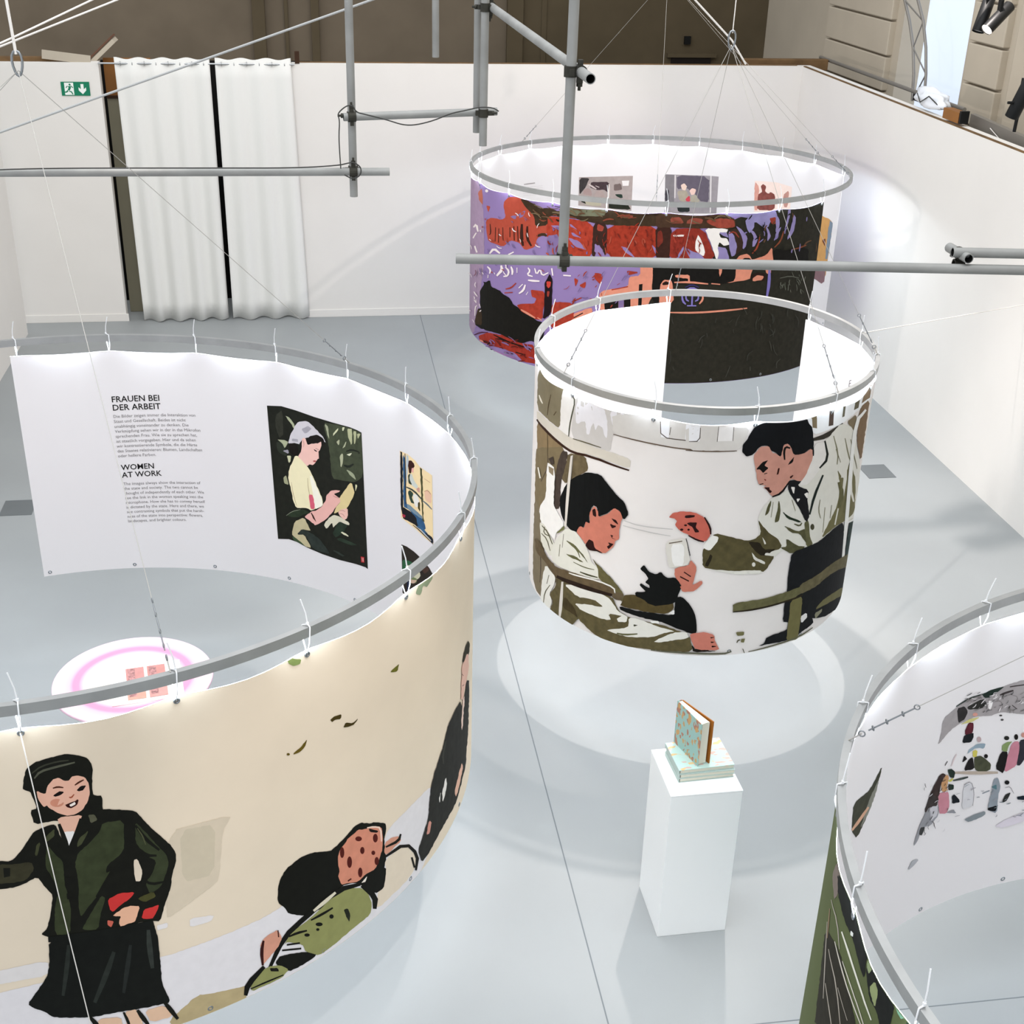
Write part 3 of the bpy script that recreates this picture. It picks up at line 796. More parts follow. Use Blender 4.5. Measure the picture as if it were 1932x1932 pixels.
D_MID.paint('printed_standing_man', '''
@ 1280 760 4.83
c dfddd5 1350,330 1480,180 1580,220 1620,400 1650,560 1640,800 1600,1000 1580,1080 1500,1080 1420,1130 1280,1260 1160,1310 1030,1360 940,1340 880,1390 760,1560 480,1560 220,1500 220,1340 330,1180 480,1220 620,1260 720,1220 740,1180 720,1060 760,960 850,860 1000,790 1090,750 1180,600 1240,370 1330,350
c 7a7450 1440,600 1500,700 1560,520 1610,700 1600,1000 1500,1080 1420,1130 1290,1240 1370,1080 1440,940 1470,760
s dfddd5 30 1500,480 1520,640 1490,860
s dfddd5 22 1580,560 1560,780 1590,900
s dfddd5 18 1450,960 1420,1110
s 8a866c 12 1410,300 1450,460 1440,560
s 8a866c 12 1510,320 1540,470 1570,560
s 8a866c 10 1330,950 1310,1180
c 5c5436 220,1340 260,1300 330,1180 480,1220 620,1255 690,1240 750,1190 725,1060 760,1110 830,1190 900,1230 940,1310 900,1340 790,1350 880,1390 780,1540 700,1520 500,1530 370,1520 220,1500
c 2a2416 630,1260 740,1270 770,1330 890,1330 760,1400 690,1340
c 2a2416 240,1480 290,1370 310,1400 270,1490
c dfddd5 660,1350 710,1410 790,1450 780,1470 690,1430
c dfddd5 790,1365 900,1370 860,1395 780,1385
c dfddd5 755,1210 800,1280 780,1285
e dfddd5 683,1470 16,20
c f2f0ea 215,1310 300,1200 365,1220 350,1270 280,1348
c e8e6de 500,1540 620,1530 625,1555 510,1560
c e8e6de 640,1530 750,1520 740,1550 650,1555
c 5c5a3c 785,1030 808,930 847,880 822,1000
c 5c5a3c 868,1090 900,960 910,878 927,960 910,1080
c 22301f 940,985 1000,1030 1120,1082 1080,1085 990,1055
c 5c5a3c 950,1110 1080,1170 1150,1140 1170,1290 1100,1190 1020,1180
c 5c5a3c 980,1230 1080,1300 1160,1310 1030,1375 920,1315 980,1310
c 6a6848 1140,1090 1180,1060 1190,1200 1220,1290 1160,1310 1150,1180
e 4a4834 1215,1128 18,28
s 6c6844 40 1455,720 1485,820 1460,950
s 6c6844 26 1540,780 1530,880 1500,1000
s 8a866c 9 1390,930 1375,1050
s 8a866c 9 1285,880 1270,980 1290,1050
s 8a866c 9 1430,420 1470,540
s 8a866c 9 1560,330 1590,470 1620,600
s 8a866c 8 1030,880 1060,980
s 8a866c 8 860,900 840,1040
s 5c5a3c 14 1050,1100 1100,1120 1120,1090
c e6e2de 1240,370 1330,350 1362,500 1290,592 1180,740 1090,750
s 1e221c 22 1330,345 1360,505 1280,592
c 15151a 1000,700 1120,700 1080,750 1180,790 1170,900 1190,1030 1160,1090 1080,930 1020,840 990,770
c ece8e4 1018,763 1057,763 1047,832
c ece8e4 1138,830 1177,808 1170,872
c ece8e4 1068,870 1102,868 1080,905
s 18241e 22 1312,655 1230,850 1190,1015
c 0b0d12 575,440 585,380 620,340 660,260 720,200 900,150 1160,113 1175,180 1215,220 1225,350 1232,480 1200,485 1200,410 1130,460 1050,470 1030,500 1010,380 960,370 930,490 880,450 840,430 820,390 740,390 680,470 620,490
c db9f8e 678,485 740,400 820,390 850,450 890,460 930,490 950,380 990,365 1020,400 1040,470 1130,460 1210,410 1222,500 1150,660 1110,712 1010,690 960,780 900,840 850,850 800,790 770,770 800,750 730,745 715,700 700,600
s 120c0a 20 1012,408 970,395 955,440 962,515
c 120c0a 985,565 1052,478 1035,540
c 120c0a 703,602 760,540 817,518 780,570 822,588 770,637 740,600
s 120c0a 11 778,645 805,636
s 120c0a 12 735,740 770,732
c 8c3c34 775,690 795,692 792,712
c 2c100c 778,768 822,763 827,785 848,800 830,824 800,790
c 3a120c 890,650 905,590 918,592 905,645
c 3a120c 1005,672 1042,652 1022,684
s 120c0a 18 850,852 930,822 1000,720
c 14161a 1030,1360 1160,1310 1280,1260 1420,1130 1500,1080 1490,1410 1545,1380 1540,1600 1500,1780 1490,1830 1310,1960 960,1960 1000,1500
c 1a3230 1545,1090 1590,1068 1565,1300 1550,1380 1510,1400
s ececea 32 1700,60 1605,160 1560,600 1530,1000 1490,1410
s ececea 24 1520,1092 1590,1050
@ 1380 1080 8.05
c 14161a 870,0 1735,0 1705,200 1670,480 1360,700 1420,490 1250,560 1210,660 1230,770 1010,930 820,1030 390,1115 490,1070 530,970 830,870 850,745 770,740 800,440 830,300
c e6e4e4 1040,660 1130,605 1135,680 1050,765
c 6e6a48 15,460 500,390 820,290 1000,220 1250,100 1400,0 1480,0 1250,190 1070,300 860,430 400,550 15,600
s 2c2414 26 15,592 400,548 860,422 1070,332
c 7a744a 890,420 1070,350 1050,620 1000,940 985,1010 820,1040 860,700
c 76714c 1400,390 1695,205 1695,330 1400,490 1270,560 1280,520
c 96947c 1250,620 1370,540 1350,600 1260,700
c 7c7850 60,900 190,890 180,950 80,955
c 7c7850 140,1000 200,990 190,1055 130,1050
s 5c5844 20 75,1060 95,1020 130,1015
s 5c5844 18 165,1150 190,1215
s 6c6c54 20 250,1195 600,1110 1000,980 1220,830
@ 1280 760 4.83
c 6e664a 1100,1650 1250,1570 1400,1450 1550,1365 1540,1480 1400,1540 1230,1680 1100,1740
''', label='standing man with black hair in a white laboratory coat leaning forward')
D_MID.paint('printed_seated_man', '''
@ 980 840 4.83
c f4f2ee 270,150 335,210 320,520 330,560 420,720 340,800 330,870 200,690 190,560 250,480 260,200
k 9a8a70 275,188 322,212 317,278 280,242
k 4c4038 275,120 315,100 325,170 300,175
s f0ece2 20 180,200 200,300
c e0ded2 190,700 240,720 340,920 300,1020 210,900
s 6c6850 12 215,730 270,790 310,900
s 6c6850 10 210,800 260,850 290,960
s 6c6850 10 240,740 230,800 290,830
c 07090a 380,590 375,480 440,340 510,290 620,240 740,260 830,370 890,450 960,510 1000,620 960,675 930,650 920,590 870,570 800,620 720,650 715,560 680,540 650,600 640,680 660,710 610,700 590,750 560,740 540,790 470,770 410,680
c de8671 525,785 560,730 600,750 610,690 650,710 645,620 690,545 720,590 730,650 810,620 870,568 925,600 945,660 930,700 915,760 917,850 880,865 870,910 800,975 770,980 700,940 610,900 570,840
c 2c100c 608,905 640,850 680,870 690,930 775,985 700,960 640,952
c 2c100c 838,660 890,678 908,720 870,692
c 2c100c 828,710 892,735 850,757
c 2c100c 833,808 862,820 850,836 890,856 850,845
c 2c100c 813,880 867,895 850,912 820,942 800,920 830,905
c 2c100c 668,585 700,570 707,650 680,640
c e3e1d7 340,860 430,750 530,790 600,890 650,1000 660,1060 720,1110 735,1225 600,1190 480,1150 390,1110 310,1060 300,960
c 6c6a46 430,860 510,900 600,1010 642,1082 580,1000 470,900
c 6c6a46 425,980 520,1010 602,1072 480,1022
c 7a7c4c 345,800 420,725 420,760 360,800
s 7c7a66 8 412,805 400,930
s 6c6a46 10 470,880 540,960 560,1020
s 6c6a46 9 500,1060 600,1110 690,1130
s 6c6a46 9 380,900 370,1010
s 4c4a30 14 560,1150 640,1180 720,1200
c 6e6642 665,1020 720,1080 780,1140 840,1200 960,1350 940,1420 900,1390 870,1300 730,1220 720,1110
c eae8e0 250,1080 340,1200 330,1260 280,1350 310,1420 270,1520 230,1450 200,1390 220,1200
s 6c6850 10 280,1180 260,1260
s 6c6850 10 290,1270 240,1340 230,1440
@ 1010 1060 5.682
c 665c3c 240,160 320,210 830,360 900,520 1010,590 1330,660 1650,770 1690,960 1400,950 1060,910 850,870 650,780 500,640 470,600 370,710 150,570 200,420 160,340 230,260
c 4a3e24 320,360 420,470 470,600 420,560 300,480
c e6e4dc 320,240 440,240 720,340 810,390 890,520 1000,580 980,640 900,640 880,600 940,570 790,550 820,620 700,600 500,510 430,440 560,450 730,480 720,460 640,400 460,370
c e6e4dc 760,720 1000,700 1010,590 1100,600 1300,680 1500,740 1440,740 1250,800 1000,800 860,760
c e6e4dc 1270,845 1480,750 1620,740 1650,810 1440,840 1330,858
s 6c6a46 20 880,758 960,775 1100,765
c 4c4a38 1055,665 1110,670 1060,685
@ 980 840 4.83
c 6a5a40 150,840 200,880 260,1010 350,1110 480,1150 730,1230 880,1290 880,1350 840,1362 560,1290 420,1240 340,1200 260,1080 160,960
s 2c1c12 40 350,1192 560,1278 850,1360
s eeece6 13 460,1160 520,1180 730,1232 870,1292 876,1342
c 6a5c44 840,1370 900,1330 960,1350 930,1410 880,1400
s dcd6ce 28 402,1240 388,1440 372,1650
s dcd6ce 26 485,95 450,450 430,740
c 5a4c2c 940,1420 960,1360 1060,1355 1400,1420 1410,1480 1350,1530 1200,1520 920,1460
c 0b0d0c 915,1460 1060,1500 1350,1540 1410,1530 1420,1380 1480,1370 1560,1450 1610,1560 1617,1710 1550,1705 1380,1640 1280,1600 1100,1560 930,1500
c eceae6 1350,1530 1412,1490 1412,1540
c f0eee8 1195,1590 1275,1592 1280,1622 1200,1612
c 0b0d0c 1100,1120 1140,1085 1180,1140 1250,1170 1290,1145 1340,1200 1440,1200 1480,1290 1440,1370 1460,1400 1380,1440 1250,1460 1180,1440 1140,1400 1060,1370 1060,1330 1160,1330 1100,1270 1110,1250 1190,1300 1190,1270 1150,1240 1180,1210 1150,1160
c d98470 1420,1110 1540,1090 1560,1040 1610,1090 1610,1150 1590,1220 1570,1270 1660,1225 1672,1250 1600,1320 1490,1335 1460,1280 1480,1270 1410,1180
s 2c100c 18 1465,1190 1545,1232
s 2c100c 16 1500,1148 1562,1190
c dedad2 1330,900 1370,860 1520,840 1560,1080 1400,1110 1360,1100
c f2f0ec 1380,900 1500,890 1500,1090 1400,1090
s 6c5c4c 15 1365,887 1485,867
s 2c2c2c 11 1520,842 1556,1000
c d66e5e 1362,650 1400,610 1480,595 1600,605 1680,650 1730,720 1742,810 1700,870 1620,850 1540,810 1460,770 1420,720 1440,680 1410,660
c 2c1010 1508,630 1602,628 1590,650 1510,657
c 2c1010 1518,700 1622,692 1602,740 1642,782 1600,792 1580,740
e 2c1010 1515,722 14,9
e 2c1010 1480,762 15,11
e 2c1010 1542,762 11,10
s 2c1010 18 1685,648 1738,740 1742,805
s 2c1010 16 1540,815 1620,858 1680,872
c dc8674 1550,1710 1700,1695 1770,1720 1780,1780 1825,1862 1600,1855 1570,1780
c 2c100c 1735,1738 1778,1742 1740,1752
c 2c100c 1740,1780 1785,1784 1745,1795
c 2c100c 1745,1818 1800,1826 1750,1834
c 1c140e 1570,1810 1600,1852 1820,1868 1580,1878
s 6c6c58 16 1200,1858 1500,1885 1850,1895 1928,1872
s c6c2c0 9 960,680 1100,730 1400,758
s c6c2c0 9 950,725 1200,790 1380,820
''', label='seated man with black hair in a white coat behind a black microscope')
D_MID.paint('printed_text_lines', '\n'.join(['@ 980 520 4.83']+['s d4d0d4 6 %d,%d %d,%d' % (455-i*8, 870+i*42, 600+i*2, 800+i*42) for i in range(7)]), False)
D_MID.text('lettering', ['E'], (1600.5, 730.5), (1605.5, 729), '8a8688', 0.0)
D_FAR.paint('printed_picture', '''
@ 0 0 1
c 2b281f 1345,425 1380,418 1404,405 1425,410 1475,395 1552,378 1560,378 1549,480 1517,706 1500,712 1480,715 1340,730 1255,730 1215,725 1215,505 1240,505 1345,505
@ 860 230 4.83
c b49ab8 130,400 200,520 260,850 260,1300 230,1500 210,1700 180,1900 120,1960 115,1300 130,900
c c4705c 200,640 240,600 250,760 215,720
c c0523e 275,900 330,870 420,890 455,870 430,740 480,680 600,690 640,760 720,850 850,860 960,870 950,1000 830,1010 740,1060 720,1140 630,1170 580,1100 500,1080 430,1140 300,1090 280,1000
c 8c77a8 490,860 560,850 640,800 620,860 540,890
c c0523e 280,760 320,770 300,830
c b6402c 840,860 1260,910 1250,1230 1050,1230 830,1060 830,950
c 9c84b8 1040,925 1115,985 1050,955
c 9c84b8 1055,1000 1155,1062 1060,1035
c 9c84b8 1020,1050 1120,1085 1205,1175 1080,1130
c 9c84b8 860,945 945,945 930,978
c 8c77a8 830,1040 940,1020 950,1230 830,1230
c a83824 1380,930 1850,950 1850,1250 1370,1240
c 9c84b8 1500,1130 1560,1150 1640,1240 1560,1200
c 9c84b8 1780,1110 1830,1160 1830,1230
c 40301f 590,690 680,700 760,790 840,780 940,820 1040,745 1250,785 1400,805 1960,835 1960,955 1400,940 1270,922 1040,872 840,852 835,940 730,955 715,850 640,780
c 7b7d65 1035,742 1372,792 1350,862 1040,852
c 9c5040 1500,840 1620,850 1600,880 1500,870
c 8c77a8 620,690 680,690 760,750 700,740
c 3a241c 1258,905 1382,925 1372,1240 1300,1100 1262,1240 1238,1210
c a84838 1290,930 1350,950 1340,1000 1290,990
c 9c84b8 1265,1100 1340,1160 1330,1210 1265,1190
c 3a2018 1830,945 1960,950 1960,1250 1850,1250
s 3c1f16 10 315,930 322,1010 310,1030
s 3c1f16 10 365,960 360,1090
s 3c1f16 10 395,970 390,1100
s 3c1f16 10 430,960 432,1080
s 3c1f16 12 495,960 495,1050
s 3c1f16 14 530,950 535,1080
s 3c1f16 30 605,930 600,1040 615,1130
s 3c1f16 14 565,950 570,1090
s 3c1f16 24 655,950 650,1060 690,1130
s 40301f 26 740,1040 800,1020 830,1040
s f0e4e2 20 165,960 190,930 205,1000
s f0e4e2 18 160,1060 190,1010
s f0e4e2 22 175,1130 195,1190
s f0e4e2 22 310,1200 350,1152 405,1198
s f0e4e2 18 480,1210 530,1185
e f0e4e2 288,628 16,14
c ef9a80 1310,1540 1570,1500 1580,1410 1680,1400 1680,1290 1800,1290 1780,1660 1600,1690 1350,1740 1310,1700
k 14120e 1670,1480 1702,1475 1692,1690 1660,1690
c 14120e 1795,1290 1960,1290 1960,1660 1790,1670
k 14120e 1352,1640 1482,1620 1482,1720 1360,1730
k 14120e 1532,1610 1592,1600 1592,1700 1532,1710
c 8c77a8 1482,1600 1532,1600 1532,1710 1482,1710
c b03c2a 1270,1370 1345,1390 1320,1485 1260,1420
c b03c2a 1080,1420 1120,1440 1090,1510
c b03c2a 1120,1490 1190,1450 1180,1520
c b03c2a 1560,1350 1670,1370 1570,1400
s b03c2a 18 1060,1640 1150,1600
s b03c2a 16 1420,1530 1570,1500
c ef9a80 960,1800 1240,1680 1250,1760 960,1880
s 2a1410 16 1065,1790 1160,1740
@ 880 480 9.66
c b03c2a 920,920 1000,900 1240,900 1280,800 1190,760 1180,640 1280,650 1420,680 1440,830 1420,930 1400,1020 1400,1160 1300,1200 1010,1040 960,980
c b03c2a 1550,860 1960,880 1960,1200 1550,1400
c a83426 230,1480 400,1420 640,1470 700,1420 800,1500 1000,1620 1250,1650 1300,2000 1040,1960 900,1800 700,1720 400,1640 250,1570
c 14120c 255,680 270,640 330,540 300,490 360,510 410,470 440,490 460,590 600,650 700,740 790,790 830,850 860,910 960,980 1010,1040 1200,1140 1300,1210 1390,1230 1430,1340 1400,1550 1250,1600 1180,1570 1000,1620 800,1540 600,1440 380,1390 250,1340 150,1270 210,990 270,980 250,850
c 3c2c18 150,1270 210,990 275,1010 295,1290
c 9c84b8 160,1330 350,1370 280,1410 150,1400
s 54203a 22 130,1480 260,1420 400,1420
s 1c120c 26 500,1460 700,1560 900,1640 1200,1720
s 1c120c 30 900,1780 1080,1830
s ef9a80 36 1000,1005 1130,1080 1260,1160
s ef9a80 26 1300,1150 1380,1200
s ef9a80 40 250,1560 320,1590
s a87cae 30 300,1640 500,1760 900,1880
c 1c0f14 1520,350 1572,460 1572,700 1545,1100 1400,1180 1420,1000 1420,840 1440,640 1430,520 1480,430
c d84838 1468,490 1542,490 1540,580 1500,615 1465,560
c a03c30 1480,668 1522,668 1510,772 1475,760
s b03c2a 26 720,630 820,610 910,520
s b03c2a 26 700,700 850,690
s f0e4e4 34 390,220 450,280 430,350
s f0e4e4 52 640,200 660,280 560,390
s f0e4e4 34 720,230 785,300 760,390 680,400
s f0e4e4 38 820,220 850,300 840,370
s f0e4e4 22 930,240 930,335
s f0e4e4 30 1130,240 1170,300 1110,370 1215,400
s f0e4e4 28 1250,250 1285,370 1350,260 1385,390 1500,330
s f0e4e4 38 1560,250 1580,385
s f0e4e4 36 1130,468 1230,480 1340,485
s f0e4e4 26 1035,540 960,612
s f0e4e4 38 1080,550 1050,650 965,712
s f0e4e4 36 1770,378 1910,388
s f0e4e4 18 1130,680 1095,735
s f0e4e4 20 405,370 400,430
s f0e4e4 26 150,830 190,880
s f0e4e4 20 200,930 170,960 165,1120
s f0e4e4 20 245,900 260,970
@ 1240 310 6.9
c 3c2018 -20,790 190,790 165,1260 -20,1260
c 803024 0,880 60,860 80,1000 0,1100
c 983426 185,835 605,825 770,1260 155,1260
c 4a3424 -20,640 900,645 1015,720 1015,835 600,832 200,822 -20,820
c 9c5040 170,700 300,680 345,770 180,772
c 9c5040 385,725 480,688 592,710 582,772 380,772
c a04838 640,722 800,700 1000,720 1012,822 800,832 650,762
c ece0da 200,920 350,915 340,940 230,945
c a098cc 910,645 1540,595 1570,700 1480,720 1450,800 1400,835 1260,740 1250,830 1190,905 1135,740 1180,690 910,680
c a04030 1450,700 1540,680 1540,780 1480,770
c 3c2a20 930,850 1020,830 1100,900 1110,1100 1040,1160 960,1200 1030,1040
c 9d90c4 360,1080 460,1130 560,1160 640,1260 440,1260
c 9d90c4 340,1060 350,1110 260,1250 230,1250
c f2ece8 530,910 580,1000 620,1130 600,1200 540,1160 490,1110 500,980
c f2ece8 608,828 925,838 900,890 800,890 830,960 900,960 945,1040 870,1062 810,1010 790,1060 812,1150 772,1260 690,1010
c 9d90c4 795,888 900,880 935,960 860,935
c 9d90c4 785,1070 900,1090 940,1260 775,1260 800,1160
c 9d90c4 925,868 990,910 1035,1050 1012,1180 960,1205 930,1050
s 984030 20 930,900 1000,870 1060,950
c 9d90c4 1015,795 1100,850 1172,950 1150,1060 1110,1112 1110,960
c 9d90c4 1185,830 1260,880 1302,960 1270,1060 1228,1075 1250,940
s a04830 22 1330,940 1300,1080 1230,1160
c 9d90c4 1385,755 1450,860 1472,940 1430,1005 1430,880
c 9d90c4 1535,640 1580,700 1592,800 1540,905 1540,760
c 9d90c4 1615,805 1560,940 1505,1005 1560,850
c 9d90c4 1695,590 1738,595 1692,780 1645,865 1690,700
c 9d90c4 1770,645 1802,700 1760,900 1675,995 1740,800
s 8c4c34 22 1640,870 1600,1000 1520,1080
s 8c4c34 20 1690,1130 1800,1100 1932,1050
c 14120e 1510,1100 1700,1120 1960,1080 1960,1280 1500,1280
c ef9a80 1000,1260 1070,1180 1150,1160 1205,1190 1230,1242 1420,1180 1490,1068 1505,1280 1000,1280
c 14120e 1085,1245 1140,1213 1200,1220 1235,1260 1090,1270
c 14120e -20,1280 1030,1280 1010,1520 880,1550 500,1540 300,1560 -20,1560
c ef9a80 1025,1330 1250,1330 1220,1420 1200,1500 890,1545 1010,1512
c 2c1812 1210,1510 1230,1430 1300,1405 1400,1420 1410,1490 1380,1520
c ef9a80 1240,1480 1300,1440 1382,1455 1362,1500 1240,1522
c ef9a80 1395,1300 1480,1300 1470,1430 1410,1420
c ef9a80 798,1330 845,1330 840,1400 808,1472
s ef9a80 26 220,1535 420,1530 660,1555
s ef9a80 22 700,1550 815,1560
c ef9a80 230,1435 422,1435 425,1530 400,1530 398,1482 240,1472
c ef9a80 35,1570 80,1500 180,1505 202,1560 212,1800 20,1830
c 2c1812 65,1545 110,1520 160,1540 150,1560 70,1570
s 8c80cc 40 1455,1330 1450,1550 1420,1725
s 8c80cc 26 320,1700 330,1780 370,1820
s 8c80cc 26 360,1640 450,1600 545,1640
s ef9a80 26 590,1700 590,1760 545,1815
s 3c3470 16 360,1600 450,1560 540,1600
s 8c80cc 22 370,1700 375,1760 410,1780
s 8c80cc 22 535,1700 530,1760 490,1780
s 8c80cc 34 455,1690 448,1840
s 8c80cc 26 385,1838 505,1838
s ef9a80 24 150,1925 500,1930 850,1905 1165,1870
s 6a6c60 12 1590,1580 1600,1620
s 6a6c60 16 1700,1560 1695,1640
s 6a6c60 14 1820,1520 1840,1570
s 6a6c60 12 1590,1480 1720,1450 1840,1480
''')
_o = D_FAR.paint('printed_brush_texture', '\n'.join([
    flecks(34, (1128, 425, 1240, 482), ['7c281c', '94301f', 'b8523c'], (5, 16), (1, 3), 80, 1),
    flecks(26, (1030, 418, 1112, 480), ['8c2c1e', 'c05a44', '7c68a0'], (5, 14), (1, 3), 60, 2),
    flecks(46, (1010, 388, 1380, 418), ['6c5038', '2a1c12', '7b6a50', '8c4834'], (8, 24), (1.5, 4), 8, 3),
    flecks(24, (1262, 436, 1320, 485), ['7c281c', 'ac4030'], (4, 12), (1, 2.5), 70, 4),
    flecks(30, (1262, 585, 1505, 700), ['3a3a33', '44443c'], (6, 26), (.8, 2), 88, 5),
    flecks(18, (1465, 500, 1520, 560), ['55584c', '6a6c60'], (4, 14), (.8, 2), 80, 6),
    flecks(34, (912, 640, 1005, 682), ['6c1c14', '2a120e', '8c6a9c'], (6, 20), (1, 3), 25, 7),
    flecks(40, (905, 400, 1040, 520), ['b04a38', '7d6999', 'ece0e0'], (3, 11), (1, 2.4), 60, 8),
    flecks(24, (1070, 515, 1190, 580), ['a03c2c', '7d6999'], (4, 14), (1, 2.6), -50, 9),
    flecks(26, (1400, 400, 1540, 480), ['6a4a34', '1c1a14', '8c80b4'], (5, 18), (1, 2.6), 100, 10),
    flecks(14, (890, 420, 915, 660), ['e6dada', '8c6478'], (4, 12), (1, 2.4), 80, 11)])); _o['kind'] = 'stuff'
D_FAR.paint('printed_photograph', '''
@ 1080 310 12.88
k b9aaa6 160,315 1470,280 1430,1130 140,1000
c 413d3d 170,330 420,330 330,540 200,720 170,700
c 4c3c40 450,430 830,420 900,470 870,690 760,620 560,620 420,560
s cabab6 40 390,480 480,540 580,600
s cabab6 26 560,520 650,560
c b49a96 250,730 280,620 360,570 450,610 480,760
c bca8a2 510,760 600,640 700,630 780,720 790,800
c 7c6c68 1010,480 1180,465 1215,620 1000,645
s d8cec8 44 890,480 880,700 870,850
k e6e0de 1200,400 1380,395 1362,520 1220,525
c 2c3c34 1010,735 1200,720 1230,805 1160,822
c 2c3026 880,930 1340,960 1430,1100 880,1080
c c8c0a8 300,900 700,880 690,1030 300,980
c 2c3026 200,860 300,900 340,960 220,920
''', False, base=0, label='dark photograph of round machine drums')
D_FAR.paint('printed_photograph', '''
@ 1240 310 6.9
k a8a0a4 105,130 690,150 800,160 770,640 95,640
k 8a8488 105,130 220,136 220,500 100,500
c 6b6370 255,140 680,155 670,500 560,480 500,400 380,300 255,330
c 4c4850 100,330 160,330 150,480 100,480
s d8d2d0 22 235,140 230,440
s d8d2d0 26 700,150 692,630
c b5aa98 260,350 380,335 412,420 370,490 290,475
c e2c8b8 310,270 350,248 387,280 370,342 320,330
c b5ad9c 430,420 500,385 565,490 430,490
c e5c2b6 418,340 450,308 512,330 490,392 440,402
c d84c5a 368,452 420,405 432,485 375,480
c 2c3030 260,540 420,540 420,620 270,620
''', False, base=0, label='photograph of two people in hard hats')
D_FAR.paint('printed_photograph', '''
@ 1240 310 6.9
k edd8ce 1270,215 1400,222 1560,235 1755,295 1730,600 1260,620
c e8a898 1270,225 1330,290 1310,600 1265,600
c 8c4c44 1350,290 1380,252 1422,290 1400,350 1450,380 1480,360 1540,395 1530,600 1300,600 1310,400 1370,350
c c89488 1640,400 1720,330 1700,560 1650,560
''', False, base=0, label='reddish photograph of two dark figures')
D_FAR.paint('printed_photograph', '''
@ 1240 230 4.83
c d9a362 1490,850 1570,885 1602,920 1525,1485 1390,1400 1420,1300 1450,1150
c 8494a4 1572,890 1604,925 1555,1250 1530,1250
c 8c6c70 1390,1300 1540,1280 1520,1490 1390,1400
c 7a4028 1500,1080 1540,1060 1530,1140
''', False, base=0, label='orange photograph with a grey strip, half hidden at the drum edge')
D_FAR.paint('printed_text_lines', '\n'.join(['@ 860 230 4.83', 's b4aeae 16 620,570 720,556']+['s d0caca 5 %d,%d %d,%d' % (600+i*4, 600+i*18, 790, 582+i*18) for i in range(5)]), False)
D_RIGHT.paint('printed_pattern', '''
@ 1532 1532 4.83
c 2e2a20 130,1050 250,1250 330,1600 420,1990 20,1990 80,1500
c 8c8078 200,560 260,450 280,560 250,760 215,800
c 1c1e1c 255,560 340,640 390,800 450,960 510,1080 575,1220 580,1400 520,1310 490,1525 440,1400 380,1180 300,1000 250,760
c 1c1e1c 505,1400 600,1355 640,1540 725,1560 765,1750 710,1990 640,1990 600,1800 540,1700
c b4dcb4 445,975 520,1100 690,1430 620,1455 570,1220
c 84b898 715,1540 745,1700 880,1870 800,1890
c b4dcb4 680,1500 700,1480 705,1580 685,1600
c e4e8e4 360,840 385,860 395,930 370,920
c e4e8e4 350,1080 375,1100 372,1140 350,1120
c a4b488 520,1400 550,1290 575,1300 580,1420 540,1480
c a4b07c 540,1600 600,1540 625,1640 590,1790
c 1c3c38 860,1900 900,1840 1000,1990 870,1990
s e4e4d8 17 275,1090 350,1330 450,1600 555,1895
s d4d0c4 11 215,1180 290,1500 400,1800 480,1990
s d4d0c4 10 280,1360 350,1560 440,1800 500,1990
s c4bcb0 8 150,1000 125,1400 110,1700
s c4bcb0 8 190,800 240,1000 255,1250
s c4bcb0 9 160,1250 230,1600 270,1990
s c4bcb0 8 130,1560 170,1850 190,1990
s c4bcb0 8 240,1600 330,1900
s a48c70 10 175,880 165,1000 150,1150
''')
